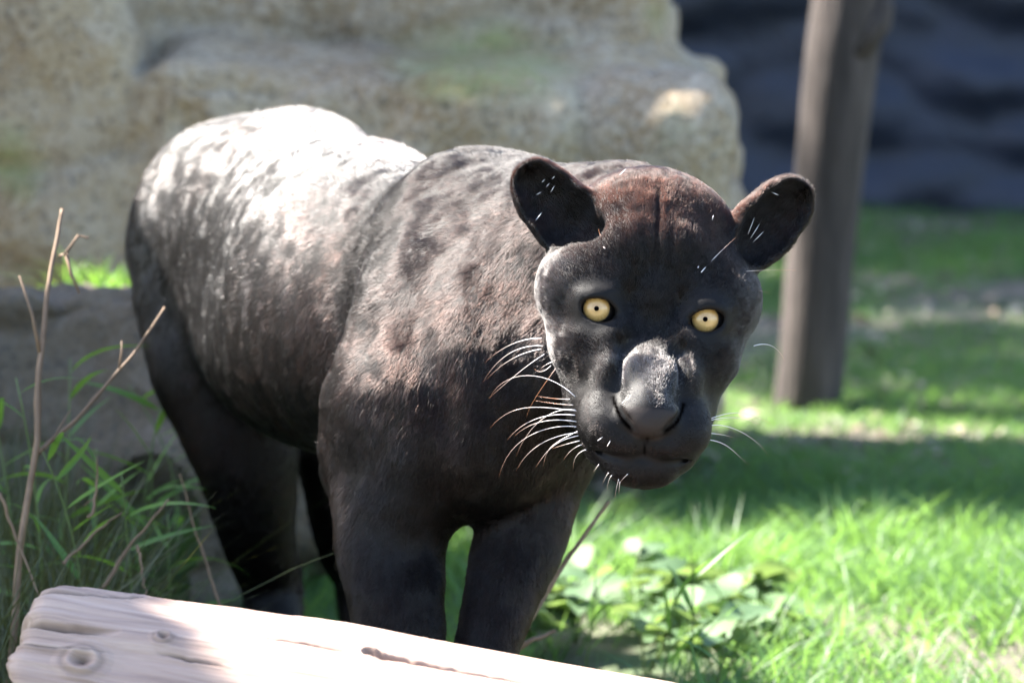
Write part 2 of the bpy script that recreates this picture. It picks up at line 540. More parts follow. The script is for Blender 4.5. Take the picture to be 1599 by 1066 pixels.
# ================================================================== post
m = Mat('weathered_post')
tc = m.coord('Object')
mp = m.n('ShaderNodeMapping'); m.l(tc, mp.inputs[0]); mp.inputs['Scale'].default_value = (14, 14, 1.6)
m.base(m.ramp(m.noise(3.0, 5, .65, mp.outputs[0]), [(.3, (.022, .016, .013)), (.55, (.050, .038, .033)), (.75, (.082, .064, .056))]))
m.set(Roughness=.85)
m.normal(m.bump(m.noise(5, 5, .6, mp.outputs[0]), .8, .012))
POST = m.m
b0 = on_ground(1262, 632); b0[2] = -.05
t0 = P(1338, -40, 8.0)
dirp = (t0 - b0) / np.linalg.norm(t0 - b0)
n_ = 40; ts = np.linspace(0, 2.7, n_)
pts = b0 + dirp * ts[:, None] + .010 * np.stack([vnoise(np.stack([ts * 2, ts * 0, ts * 0], 1)), vnoise(np.stack([ts * 2, ts * 0 + 9, ts * 0], 1)), 0 * ts], 1)
rad = .050 + .007 * np.clip(ts / 1.2, 0, 1) + .003 * vnoise(np.stack([ts * 5, ts * 0, ts * 0 + 4], 1)) + .010 * np.exp(-ts / .08)
Vp, Fp = tube(pts, rad, 28)
Vp = Vp.copy(); Vp += .004 * np.stack([fbm(Vp * np.array([20, 20, 2.5]), 3)] * 3, 1) * np.array([1, 1, 0])
po = tag(link('wooden_post', None, None), 'leaning weathered wooden post standing in the grass before the dark wall', 'post')
po.location = (float(b0[0]), float(b0[1]), 0)
pm = link('pole', mesh_poly('pole', Vp - np.array(po.location), Fp), POST, po)
kb = P(1372, 30, 7.98); Vk, Fk = tube([kb + np.array([-.04, 0, -.05]), kb, kb + np.array([.008, 0, .02]), kb + np.array([.014, -.005, .045])], [.03, .024, .016, .006], 12)
link('branch_stub', mesh_poly('branch_stub', Vk - np.array(po.location), Fk), POST, po)

# ================================================================== log
m = Mat('bleached_wood')
uvw = m.attr('grain').outputs['Vector']
mp = m.n('ShaderNodeMapping'); m.l(uvw, mp.inputs[0]); mp.inputs['Scale'].default_value = (3.0, 60, 1)
gr = m.noise(2.0, 6, .6, mp.outputs[0], .6)
mp2 = m.n('ShaderNodeMapping'); m.l(uvw, mp2.inputs[0]); mp2.inputs['Scale'].default_value = (1.2, 6, 1)
gb = m.noise(2.4, 4, .6, mp2.outputs[0], .5)
col = m.ramp(gr, [(.30, (.15, .095, .07)), (.48, (.32, .225, .175)), (.66, (.43, .32, .255))])
col = m.mix(m.ramp(gb, [(.38, .55), (.62, 0.0)]), col, (.27, .18, .15))
kn = m.attr('stain_shade').outputs['Fac']
col = m.mix(kn, col, (.10, .06, .04))
m.base(col); m.set(Roughness=.7)
m.normal(m.bump(gr, .5, .003))
LOG = m.m
LR = .135
TL, TR = P(104, 906, 4.62), P(1045, 1070, 4.50)
ax_ = (TR - TL) / np.linalg.norm(TR - TL)
vw = (TL + TR) / 2 - CAM; vw /= np.linalg.norm(vw)
nn = np.cross(ax_, vw); nn /= np.linalg.norm(nn)
if nn[2] < 0: nn = -nn
LA = TL - nn * LR                       # axis at the left end
e2 = np.cross(ax_, nn)                  # third axis
if e2 @ (-FWD) < 0: e2 = -e2            # towards the camera
LEN = 1.15
def on_log(px, py):
    d = FWD + (px - 799.5) / F_PX * RGT - (py - 533) / F_PX * UPV
    o = CAM - LA
    dp = d - ax_ * (d @ ax_); op = o - ax_ * (o @ ax_)
    a, b, c = dp @ dp, 2 * dp @ op, op @ op - LR ** 2
    disc = b * b - 4 * a * c
    t = (-b - math.sqrt(max(disc, 0))) / (2 * a)
    p = o + t * d
    return np.array([p @ ax_, math.atan2(p @ e2, p @ nn)])     # distance along, angle from the top towards the camera
cracks = [([(60, 922), (200, 935), (330, 940)], .003, .011), ([(330, 938), (470, 948), (600, 962), (760, 980), (930, 1005)], .0036, .017),
          ([(46, 966), (70, 969), (120, 978), (190, 988)], .0036, .017), ([(400, 990), (480, 1002), (560, 1016)], .003, .012),
          ([(560, 1016), (640, 1028), (730, 1045), (860, 1068)], .0045, .020), ([(240, 1010), (330, 1035), (380, 1050)], .0018, .004),
          ([(150, 925), (250, 929), (420, 944)], .0012, .004), ([(640, 985), (760, 1003), (900, 1030)], .0015, .004), ([(60, 1000), (200, 1020)], .0010, .003)]
cp = [(np.array([on_log(*p) for p in pl]), w, dep) for pl, w, dep in cracks]
ns = 620
th = np.concatenate([np.linspace(-.5, 1.9, 330, endpoint=False), np.linspace(1.9, 2 * np.pi - .5, 60, endpoint=False)])
ss = np.linspace(0, LEN, ns)
S, T = np.meshgrid(ss, th, indexing='ij')
s_, t_ = S.ravel(), T.ravel()
tt_ = np.where(t_ > np.pi, t_ - 2 * np.pi, t_)
pn_ = np.stack([s_ * 1.6, np.cos(t_) * 1.1, np.sin(t_) * 1.1], 1)
r = LR + .006 * fbm(pn_ * 2, 3) + .0010 * fbm(np.stack([s_ * 5, np.cos(t_) * 14, np.sin(t_) * 14], 1), 3)
r -= .0006 * np.abs(vnoise(np.stack([s_ * 4, np.cos(t_) * 60, np.sin(t_) * 60], 1)))
stain_shade = np.zeros(len(s_))
wob = .0035 * vnoise(np.stack([s_ * 30, t_ * 0, t_ * 0], 1)) + .0015 * vnoise(np.stack([s_ * 110, t_ * 0, t_ * 0 + 7], 1))
for pl, w, dep in cp:
    tl = np.interp(s_, pl[:, 0], pl[:, 1])
    dd = (tt_ - tl) * LR + wob
    en = np.clip((s_ - pl[0, 0]) / .03, 0, 1) * np.clip((pl[-1, 0] - s_) / .05, 0, 1) if pl[0, 0] > .03 else np.clip((pl[-1, 0] - s_) / .06, 0, 1) * (s_ >= pl[0, 0] - .02)
    pr = np.exp(-np.abs(dd / w) ** 2.5) * en
    r -= dep * pr
    r += .0012 * np.exp(-((dd - w * 2.2) / (w * 1.6)) ** 2) * en
    stain_shade = np.maximum(stain_shade, pr * .95)  # crack colour: some dirt, with the inner shade painted in
for px, py, rad_, h in ((130, 1030, .018, .008), (255, 997, .009, .005), (576, 1018, .011, .007)):
    c = on_log(px, py)
    d2 = np.hypot(s_ - c[0], (tt_ - c[1]) * LR * 1.15)
    r += h * np.exp(-(d2 / rad_) ** 2) - h * 1.5 * np.exp(-(d2 / (rad_ * .38)) ** 2)
    r += .0012 * np.sin(d2 / rad_ * 11) * np.exp(-(d2 / (rad_ * 1.2)) ** 2)
    stain_shade = np.maximum(stain_shade, .8 * np.exp(-(d2 / (rad_ * .40)) ** 2) + .4 * np.exp(-((d2 - rad_) / (rad_ * .2)) ** 2))
r *= 1 - .05 * np.exp(-(s_ / .006) ** 1.2)
endw = .010 * vnoise(np.stack([np.cos(t_) * 4, np.sin(t_) * 4, t_ * 0], 1)) + .004 * vnoise(np.stack([np.cos(t_) * 22, np.sin(t_) * 22, t_ * 0], 1))
s2 = s_ - endw * np.exp(-s_ / .05)
Vl = LA + ax_ * s2[:, None] + nn * (r * np.cos(t_))[:, None] + e2 * (r * np.sin(t_))[:, None]
nt = len(th)
i, j = np.meshgrid(np.arange(ns - 1), np.arange(nt), indexing='ij')
j2 = (j + 1) % nt
Ql = np.stack([i * nt + j, i * nt + j2, (i + 1) * nt + j2, (i + 1) * nt + j], -1).reshape(-1, 4)
lo = link('log', None)
tag(lo, 'thick bleached cracked log lying across the front in the sun', 'log')
bk = mesh_from('bark_side', Vl, Ql)
set_attr(bk, 'stain_shade', stain_shade)
set_attr(bk, 'grain', np.stack([s_, t_ * LR + .004 * fbm(np.stack([s_ * 7, t_ * 3, 0 * t_], 1), 2), 0 * s_], 1), 'FLOAT_VECTOR')
link('trunk', bk, LOG, lo)
def log_end(at, flip):
    rr_ = np.linspace(1, 0.0, 14)[:-1]
    ridx = 0 if at == 0 else (ns - 1) * nt
    rim = Vl[ridx:ridx + nt]; cc = rim.mean(0)
    Ve = np.concatenate([cc + (rim - cc) * f + ax_ * (-1 if at == 0 else 1) * .010 * (1 - f ** 4) * (1 + .5 * vnoise(rim * 30))[:, None] for f in rr_] + [[cc]])
    Fe = [(a * nt + b, (a + 1) * nt + b, (a + 1) * nt + (b + 1) % nt, a * nt + (b + 1) % nt) for a in range(len(rr_) - 1) for b in range(nt)]
    Fe += [((len(rr_) - 1) * nt + b, len(Ve) - 1, (len(rr_) - 1) * nt + (b + 1) % nt) for b in range(nt)]
    if flip: Fe = [f[::-1] for f in Fe]
    me_ = mesh_poly('cut_end', Ve, Fe)
    set_attr(me_, 'grain', Ve * np.array([4, 2, 8]), 'FLOAT_VECTOR'); set_attr(me_, 'stain_shade', np.full(len(Ve), .12))
    link('cut_end', me_, LOG, lo)
log_end(0, True); log_end(1, False)

# ================================================================== foliage helpers
def leaf_mat(name, c0, c1, trans=.5, rough=.45):
    m = Mat(name)
    rnd = m.attr('tint').outputs['Fac']
    col = m.mix(rnd, c0, c1)
    m.base(col); m.set(Roughness=rough)
    tr = m.n('ShaderNodeBsdfTranslucent')
    m.l(m.mix(.5, col, (min(c1[0] * 2.2, 1), min(c1[1] * 1.9, 1), c1[2] * .8)), tr.inputs[0])
    mx = m.n('ShaderNodeMixShader'); mx.inputs[0].default_value = trans
    m.l(m.b.outputs[0], mx.inputs[1]); m.l(tr.outputs[0], mx.inputs[2]); m.l(mx.outputs[0], m.out.inputs[0])
    return m.m
GRASS = leaf_mat('grass_blades', (.045, .12, .048), (.12, .235, .075), .6)
REED = leaf_mat('reed_leaves', (.06, .16, .035), (.13, .26, .05), .5)
WEED = leaf_mat('weed_leaves', (.07, .13, .06), (.13, .21, .09), .4, .6)
CROWN = leaf_mat('tree_leaves', (.03, .07, .02), (.06, .11, .03), .3)
m = Mat('dry_stem'); tc = m.coord('Object')
m.base(m.ramp(m.noise(25, 4, .6, tc), [(.3, (.11, .065, .035)), (.7, (.22, .14, .085))])); m.set(Roughness=.7)
STRAW = m.m
m = Mat('green_stem'); m.base((.10, .15, .045)); m.set(Roughness=.5)
GSTEM = m.m

rs = np.random.RandomState(11)
def blades(p, h, w, lean, az, bend, seg=3):
    """many tapered bent blades at once: roots p, heights, widths, lean, heading"""
    n = len(p)
    dirh = np.stack([np.cos(az), np.sin(az), 0 * az], 1)
    sidev = np.stack([-np.sin(az), np.cos(az), 0 * az], 1)
    fa = rs.rand(n) * 2 * np.pi
    sidev = np.stack([np.cos(fa), np.sin(fa), 0 * fa], 1)
    V_, ids = [], []
    for k in range(seg + 1):
        t = k / seg
        c = p + dirh * (h * (lean * t + bend * t * t))[:, None] + np.array([0, 0, 1]) * (h * (t - .35 * bend * t * t))[:, None]
        ww = w * (1 - t ** 1.6) * .5
        if k < seg:
            V_ += [c - sidev * ww[:, None], c + sidev * ww[:, None]]
        else:
            V_ += [c]
    m_ = len(V_)
    Va = np.stack(V_, 1).reshape(-1, 3)
    b = np.arange(n) * m_
    tri = []
    for k in range(seg - 1):
        a = 2 * k
        tri += [np.stack([b + a, b + a + 1, b + a + 3], 1), np.stack([b + a, b + a + 3, b + a + 2], 1)]
    a = 2 * (seg - 1)
    tri += [np.stack([b + a, b + a + 1, b + a + 2], 1)]
    return Va, np.concatenate(tri), m_

# ------------------------------------------------------------------ turf
N_G = 150000
gy_ = 5.55 + (10.9 - 5.55) * rs.rand(N_G) ** .9
gx_ = (-.13 + .26 * rs.rand(N_G)) * gy_ + .02
extra = rs.rand(N_G) < .08
gx_[extra] = -1.2 + 2.9 * rs.rand(extra.sum())
p = np.stack([gx_, gy_, 0 * gx_], 1)
cl = fbm(p * np.array([2.2, 1.5, 1]), 4)
near = np.clip((7.3 - gy_) / .6, 0, 1)
keep = (cl * (1 + .2 * near) + 1.05 * near + .12 + .7 * np.clip((gy_ - 9.6) / .6, 0, 1) + .5 * np.exp(-((gy_ - 8.2) / .35) ** 2)) > rs.rand(N_G) * 1.1 - .1
keep &= ~((gx_ < .0) & (gy_ > 6.9) & (gy_ < 8.7))
p = p[keep]; p[:, 2] = ground_z(p[:, 0], p[:, 1]) - .004
n = len(p)
nr = np.clip((7.6 - p[:, 1]) / .9, 0, 1)
hh = (.018 + .022 * rs.rand(n)) + nr * (.025 + .055 * rs.rand(n) * np.clip(.7 + 1.2 * fbm(p * 4, 2), .15, 1.9))
Va, Tr, mm_ = blades(p, hh, .0022 + .0030 * rs.rand(n), .5 * rs.rand(n), rs.rand(n) * 6.283, .3 + .7 * rs.rand(n))
me_ = mesh_from('turf', Va, Tr, smooth=False)
set_attr(me_, 'tint', np.repeat(np.clip(rs.rand(n) * .5 + .3 + .45 * fbm(p * 3, 3), 0, 1), mm_))
tag(link('turf', me_, GRASS), 'green grass growing in patches behind the jaguar', kind='stuff')
# fallen leaves and chips on the bare soil
n = 900
yy = 6.6 + 4 * rs.rand(n); xx = (-.05 + .18 * rs.rand(n)) * yy
c = np.stack([xx, yy, ground_z(xx, yy) + .006], 1)
az = rs.rand(n) * 6.28; sz = .008 + .018 * rs.rand(n)
u = np.stack([np.cos(az), np.sin(az), .3 * rs.normal(size=n)], 1); v = np.stack([-np.sin(az), np.cos(az), .3 * rs.normal(size=n)], 1)
Va = np.stack([c - u * sz[:, None], c - v * sz[:, None] * .45 + [0, 0, .004], c + u * sz[:, None], c + v * sz[:, None] * .45 + [0, 0, .004]], 1).reshape(-1, 3)
m = Mat('dead_leaves'); m.base(m.ramp(m.noise(8, 2, .5, m.coord('Object')), [(.35, (.16, .11, .07)), (.65, (.38, .33, .27))])); m.set(Roughness=.8)
tag(link('leaf_litter', mesh_from('leaf_litter', Va, np.arange(n * 4).reshape(-1, 4)), m.m), 'dry fallen leaves scattered over the bare soil', kind='stuff')

# ------------------------------------------------------------------ single leaves as parts
def blade_mesh(name, L, W, droop, fold=.25, seg=9, broad=False, tint=.5):
    """one leaf along +X from the origin, keeled down the middle"""
    Vv, Ff = [], []
    for k in range(seg + 1):
        t = k / seg
        if broad: w = W * math.sin(math.pi * min(t ** .75, 1)) ** .8 * .5 * (1 + .12 * math.sin(t * 40))
        else: w = W * .5 * (min(t * 5, 1)) ** .6 * (1 - t ** 2.2)
        w = max(w, .0002)
        x = L * (t - .22 * droop * t * t); z = -L * droop * .55 * t * t
        Vv += [(x, -w, z + fold * w), (x, 0, z), (x, w, z + fold * w)]
    for k in range(seg):
        a = 3 * k
        Ff += [(a, a + 3, a + 4, a + 1), (a + 1, a + 4, a + 5, a + 2)]
    me_ = mesh_poly(name, Vv, Ff)
    set_attr(me_, 'tint', np.full(len(Vv), tint))
    return me_
def dirmat(loc, d, roll=0.0):
    q_ = Vector(d).to_track_quat('X', 'Z')
    return Matrix.Translation(Vector(loc)) @ q_.to_matrix().to_4x4() @ Matrix.Rotation(roll, 4, 'X')
LEAVES = [blade_mesh('leaf', .11, .0085, dr, .3, tint=ti) for dr, ti in ((.3, .2), (.7, .5), (1.0, .8), (.15, 1.0))]
for me_ in LEAVES: me_.materials.append(REED)
def put_leaf(meshes, parent, loc, d, scale, roll):
    me_ = meshes[rs.randint(len(meshes))]
    o = bpy.data.objects.new('leaf', me_); COL.objects.link(o); o.parent = parent
    M_ = dirmat(np.array(loc) - np.array(parent.location), d, roll) @ Matrix.Scale(scale, 4)
    o.matrix_basis = M_
    return o
def reed(root, tip, nleaf, label, rad=.0016, bend=.04, lscale=1.0, cat='reed'):
    root = np.array(root, float); tip = np.array(tip, float)
    o = link('leafy_reed', None); o.location = root
    tag(o, label, cat, 'leafy reeds growing at the left')
    ctrl = (root + tip) / 2 + np.array([rs.normal() * bend, rs.normal() * bend, bend * .5])
    ts = np.linspace(0, 1, 12)[:, None]
    path = (1 - ts) ** 2 * root + 2 * ts * (1 - ts) * ctrl + ts ** 2 * tip
    Vt, Ft = tube(path, np.linspace(rad, rad * .5, 12), 6)
    link('stem', mesh_poly('stem', Vt - root, Ft), GSTEM, o)
    for k in range(nleaf):
        t = .30 + .70 * (k + .5 * rs.rand()) / nleaf
        pt = (1 - t) ** 2 * root + 2 * t * (1 - t) * ctrl + t ** 2 * tip
        az = rs.rand() * 6.283
        d = np.array([math.cos(az) * .9, math.sin(az) * .6, .35 + .5 * rs.rand()])
        put_leaf(LEAVES, o, pt, d, lscale * (.5 + .6 * rs.rand()), rs.normal() * .6)
    return o
# where a reed's foot, tip and crown of leaves sit
def foot(px, d):
    x = (px - 799.5) * d / F_PX
    return np.array([x, d, float(ground_z(np.array([x]), np.array([d]))[0]) - .01])
REEDS = [
 (15, 5.60, (-30, 560), 9, 'reed with bright green blades at the far left edge'),
 (40, 5.45, (25, 590), 10, 'bushy reed left of the tall dry stalk'),
 (60, 5.70, (110, 560), 9, 'reed spreading right behind the tall dry stalk'),
 (-40, 5.50, (-50, 620), 8, 'reed partly out of the frame at the left'),
 (180, 5.95, (200, 600), 7, 'reed with a broad blade against the brown rock'),
 (230, 5.80, (255, 620), 9, 'reed brushing the hind leg of the jaguar'),
 (150, 5.60, (150, 700), 8, 'short reed between the rock and the log'),
 (270, 5.75, (240, 720), 8, 'low reed close to the hind leg, above the log'),
 (262, 5.70, (262, 800), 6, 'lowest reed in front of the hind leg'),
 (90, 5.35, (60, 690), 9, 'reed rising from behind the end of the log'),
 (215, 5.45, (190, 740), 7, 'reed leaning left in the shade behind the log'),
]
for px, d, (tx, ty), nl, lab in REEDS:
    reed(foot(px, d), P(tx, ty, d + .02), nl, lab, lscale=1.0)
# tussock of fine blades below the reeds
n = 5200
yy = 5.15 + 1.0 * rs.rand(n); xx = (-.112 + .060 * rs.rand(n) ** 1.2) * yy
p = np.stack([xx, yy, 0 * xx - .01], 1)
keep = (fbm(p * 6, 2) > -.45) & (p[:, 0] < -.070 * p[:, 1])
p = p[keep]; n = len(p)
hh = .14 + .24 * rs.rand(n)
hh *= np.clip((-.066 * p[:, 1] - p[:, 0]) / .16 + .25, .15, 1)
Va, Tr, mm_ = blades(p, hh, .0022 + .003 * rs.rand(n), .25 * rs.normal(size=n), rs.rand(n) * 6.283, .15 + .5 * rs.rand(n), seg=5)
me_ = mesh_from('tussock', Va, Tr, smooth=False)
set_attr(me_, 'tint', np.repeat(rs.rand(n) * .6, mm_))
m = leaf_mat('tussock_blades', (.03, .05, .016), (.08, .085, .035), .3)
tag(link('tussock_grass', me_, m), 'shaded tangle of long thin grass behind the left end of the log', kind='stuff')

# green blades growing out of the gap under the boulder
n = 150
c0 = P(168, 452, 6.72)
p = c0 + np.stack([rs.normal(size=n) * .024, rs.normal(size=n) * .03, np.full(n, -.035)], 1)
Va, Tr, mm_ = blades(p, .05 + .06 * rs.rand(n), .004 + .004 * rs.rand(n), .5 * rs.normal(size=n), rs.rand(n) * 6.283, .3 + .8 * rs.rand(n))
me_ = mesh_from('grass_tuft', Va, Tr, smooth=False); set_attr(me_, 'tint', np.repeat(.5 + .5 * rs.rand(n), mm_))
tag(link('grass_tuft', me_, REED), 'green grass tuft in the gap between the boulder and the low brown rock', 'grass tuft')

# ------------------------------------------------------------------ dry stalks
def stalk(pts, label, r0=.0024, d=None, twigs=(), name='dry_stalk', group='dry stalks at the left', cat='stalk'):
    q = np.array([P(*a) for a in pts])
    o = link(name, None); o.location = q[0]
    tag(o, label, cat, group)
    tt = np.linspace(0, 1, len(q)); ts = np.linspace(0, 1, 28)
    path = np.stack([np.interp(ts, tt, q[:, k]) for k in range(3)], 1)
    path += .0015 * np.stack([vnoise(np.stack([ts * 9, ts * 0 + k * 7, ts * 0 + q[0, 0] * 50], 1)) for k in range(3)], 1)
    rad = r0 * (1 - .6 * ts) * (1 + .35 * np.exp(-((ts * 5) % 1 / .06) ** 2))
    Vt, Ft = tube(path, rad, 8)
    link('stem', mesh_poly('stem', Vt - q[0], Ft), STRAW, o)
    for tw in twigs:
        q2 = np.array([P(*a) for a in tw])
        Vt, Ft = tube(q2, np.linspace(r0 * .55, r0 * .25, len(q2)), 6)
        link('twig', mesh_poly('twig', Vt - q[0], Ft), STRAW, o)
    return o
stalk([(14, 1100, 5.30), (28, 880, 5.32), (58, 690, 5.34), (63, 560, 5.36), (72, 460, 5.38), (92, 370, 5.40), (97, 328, 5.41)], 'tallest dry brown stalk rising at the left before the boulder', .0044,
      twigs=[[(62, 550, 5.36), (50, 490, 5.36), (30, 430, 5.36)], [(94, 400, 5.40), (103, 395, 5.41), (122, 368, 5.41), (138, 372, 5.42)], [(103, 395, 5.41), (112, 430, 5.41), (124, 458, 5.41)]])
stalk([(58, 705, 5.34), (110, 665, 5.36), (170, 595, 5.38), (215, 545, 5.39), (258, 480, 5.40)], 'thin dry stalk slanting up across the thigh of the jaguar', .0026,
      twigs=[[(186, 575, 5.38), (190, 550, 5.38), (190, 532, 5.38)], [(70, 700, 5.34), (85, 680, 5.35), (110, 640, 5.36)]])
stalk([(150, 930, 5.4), (205, 850, 5.42), (262, 780, 5.43)], 'dry straw leaning right behind the log near the hind leg', .0022)
stalk([(100, 880, 5.35), (150, 830, 5.36), (190, 800, 5.37)], 'short dry straw low in the shaded grass', .0020)
stalk([(215, 850, 5.45), (228, 930, 5.4)], 'pale broken straw standing upright behind the log', .0016)
stalk([(140, 810, 5.35), (152, 765, 5.36), (150, 715, 5.36)], 'bent pale straw with a knotted tip in the reeds', .0018, twigs=[[(150, 775, 5.36), (140, 782, 5.36), (130, 790, 5.36)]])
stalk([(350, 960, 5.5), (322, 880, 5.52), (300, 810, 5.53), (282, 740, 5.54)], 'thin arching straw beside the lower hind leg', .0016)
stalk([(0, 770, 5.3), (30, 850, 5.3), (60, 930, 5.28)], 'dry straw falling right at the left edge', .0020)
# sticks at the right of the forelegs
stalk([(800, 1015, 5.35), (850, 930, 5.38), (905, 845, 5.40), (952, 783, 5.42)], 'pale brown stick leaning up to the right behind the foreleg', .0040, name='stick', group='sticks behind the forelegs', cat='stick')
stalk([(790, 1022, 5.45), (830, 1000, 5.45), (868, 984, 5.46)], 'short pale stick low behind the foreleg by the log', .0036, name='stick', group='sticks behind the forelegs', cat='stick')

# ------------------------------------------------------------------ broad-leaved weeds at the right
BROAD = [blade_mesh('leaf', .06, .042, dr, .35, 12, True, ti) for dr, ti in ((.5, .1), (.8, .5), (.3, .9))]
for me_ in BROAD: me_.materials.append(WEED)
def weed(px, d, top_py, nl, label, sc_=1.0):
    root = foot(px, d)
    top = P(px + rs.normal() * 14, top_py - 25, d)
    o = link('weed', None); o.location = root
    tag(o, label, 'weed', 'broad leaved weeds behind the log')
    ns_ = 3
    for s in range(ns_):
        tip = top + np.array([rs.normal() * .03, rs.normal() * .05, -.02 * rs.rand()])
        ts = np.linspace(0, 1, 8)[:, None]
        ctrl = (root + tip) / 2 + np.array([rs.normal() * .015, 0, .01])
        path = (1 - ts) ** 2 * root + 2 * ts * (1 - ts) * ctrl + ts ** 2 * tip
        Vt, Ft = tube(path, np.linspace(.0018, .0009, 8), 6)
        link('stem', mesh_poly('stem', Vt - root, Ft), GSTEM, o)
        for k in range(nl):
            t = .45 + .55 * (k + rs.rand() * .5) / nl
            pt = (1 - t) ** 2 * root + 2 * t * (1 - t) * ctrl + t ** 2 * tip
            az = rs.rand() * 6.283
            put_leaf(BROAD, o, pt, (math.cos(az), math.sin(az), .15 + .5 * rs.rand()), sc_ * (.6 + .6 * rs.rand()), rs.normal() * .4)
    return o
for px, d, ty, nl, lab in ((900, 6.15, 915, 6, 'pale leafed weed nearest the foreleg of the jaguar'), (960, 6.25, 905, 6, 'weed with broad pale leaves below the chin of the jaguar'),
                           (1010, 5.95, 965, 6, 'low weed just above the sloping edge of the log'), (1090, 6.20, 915, 7, 'weed with broad leaves in the middle of the weed patch'),
                           (1160, 6.30, 920, 7, 'upright weed right of the middle of the patch'), (1235, 6.15, 975, 6, 'rightmost broad leaved weed of the patch'),
                           (1130, 5.85, 990, 6, 'weed low at the bottom edge right of the log'), (860, 6.10, 965, 6, 'small weed beside the short stick')):
    weed(px, d, ty, nl, lab)
def tallgrass(px, d, top, label):
    root = foot(px, d); tip = P(top[0], top[1], d)
    o = link('tall_grass', None); o.location = root
    tag(o, label, 'tall grass', 'tall grass stems in the weed patch')
    ts = np.linspace(0, 1, 10)[:, None]; ctrl = (root + tip) / 2 + np.array([.012, 0, 0])
    path = (1 - ts) ** 2 * root + 2 * ts * (1 - ts) * ctrl + ts ** 2 * tip
    Vt, Ft = tube(path, np.linspace(.0016, .0006, 10), 6)
    link('stem', mesh_poly('stem', Vt - root, Ft), GSTEM, o)
    for t in (.4, .6, .8):
        pt = (1 - t) ** 2 * root + 2 * t * (1 - t) * ctrl + t ** 2 * tip
        az = rs.rand() * 6.283
        put_leaf(LEAVES, o, pt, (math.cos(az), .4 * math.sin(az), 1.0), .6 + .3 * rs.rand(), rs.normal())
tallgrass(1075, 5.7, (1078, 850), 'tallest thin grass stem above the weed patch')
tallgrass(1020, 5.7, (1055, 900), 'grass stem leaning right in front of the weeds')
tallgrass(1090, 5.5, (1130, 1005), 'broad grass stem low near the bottom edge')
tallgrass(900, 5.8, (930, 880), 'thin grass stem just right of the long stick')

# ------------------------------------------------------------------ unseen tree added at the left, its leaves cut to shade the end of the log
m = Mat('tree_bark'); tc = m.coord('Object')
m.base(m.ramp(m.noise(12, 5, .6, tc), [(.3, (.05, .038, .028)), (.7, (.13, .10, .075))])); m.set(Roughness=.9)
m.normal(m.bump(m.noise(20, 5, .6, tc), .8, .02))
BARK = m.m
A_ = P(226, 300, 5.88)
hz = np.array([SUN[0], SUN[1], 0]); hz /= np.linalg.norm(hz)
lf = np.array([-hz[1], hz[0], 0.0])
if lf[0] > 0: lf = -lf
TRK = np.array([-3.1, 6.0, -.05])
def tree(loc, height, r0, label, clumps, nleaf, leafsize, keepf=None, lean=(0, 0)):
    o = link('tree', None); o.location = loc
    tag(o, label, 'tree')
    ts = np.linspace(0, 1, 30)
    path = np.stack([loc[0] + lean[0] * ts ** 2, loc[1] + lean[1] * ts ** 2, loc[2] + height * ts], 1)
    Vt, Ft = tube(path, r0 * (1 - .35 * ts + .25 * np.exp(-ts / .04)), 32)
    Vt = Vt + .02 * fbm(Vt * np.array([5, 5, 1.5]), 3)[:, None] * np.array([1, 1, 0])
    link('trunk', mesh_poly('trunk', Vt - np.array(loc), Ft), BARK, o)
    for c, rr_ in clumps:
        k0 = path[int(29 * min(max((c[2] - .5 - loc[2]) / height, .2), 1))]
        mid = (k0 + np.array(c)) / 2 + np.array([0, 0, -.1])
        t3 = np.linspace(0, 1, 8)[:, None]
        br = (1 - t3) ** 2 * k0 + 2 * t3 * (1 - t3) * mid + t3 ** 2 * np.array(c)
        Vt, Ft = tube(br, np.linspace(r0 * .3, r0 * .06, 8), 10)
        link('branch', mesh_poly('branch', Vt - np.array(loc), Ft), BARK, o)
    cs = np.array([c for c, _ in clumps]); rr2 = np.array([r_ for _, r_ in clumps])
    w_ = rr2 ** 2; ci = rs.choice(len(clumps), nleaf, p=w_ / w_.sum())
    v = rs.normal(size=(nleaf, 3)); v /= np.linalg.norm(v, axis=1)[:, None]
    c = cs[ci] + v * (rr2[ci] * rs.rand(nleaf) ** .45)[:, None] * np.array([1, 1, .7])
    if keepf is not None: c = c[keepf(c)]
    n = len(c)
    a = rs.normal(size=(n, 3)); a /= np.linalg.norm(a, axis=1)[:, None]
    b = np.cross(a, rs.normal(size=(n, 3))); b /= np.linalg.norm(b, axis=1)[:, None]
    sz = leafsize * (.6 + .7 * rs.rand(n))[:, None]
    Vq = np.stack([c - a * sz, c - b * sz * .38, c + a * sz, c + b * sz * .38], 1).reshape(-1, 3)
    me_ = mesh_from('crown', Vq - np.array(loc), np.arange(n * 4).reshape(-1, 4), smooth=False)
    set_attr(me_, 'tint', np.repeat(rs.rand(n), 4))
    me_.materials.append(CROWN)
    co = link('crown', me_, None, o); tag(co, kind='stuff')
def shadow_at(c, z):
    t = (c[:, 2] - z) / SUN[2]
    return c - SUN * t[:, None]
def keep_left(c):
    s = shadow_at(c, .34)
    e = .02 * np.sin(s[:, 1] * 25)
    lim = np.where(s[:, 1] < 5.1, P(225, 950, 4.55)[0] + .02 * np.sin(s[:, 1] * 9) + e, -.40 - .02 * (s[:, 1] - 5.1))
    return (s[:, 0] < lim) & (c[:, 2] > 1.3)
LG = P(60, 960, 4.6)
cl_ = []
for dx, dy, r_ in ((0, 0, .22), (-.15, .1, .26), (-.05, .45, .24), (-.18, .75, .26), (-.45, .3, .3), (-.12, 1.05, .26), (-.4, .9, .32), (-.1, -.25, .22), (-.35, -.2, .3), (.08, -.05, .2), (.06, .12, .2), (.05, -.2, .2)):
    g0 = np.array([LG[0] + dx - .02, LG[1] + dy, .34])
    cl_.append((tuple(g0 + SUN * 3.4), r_))
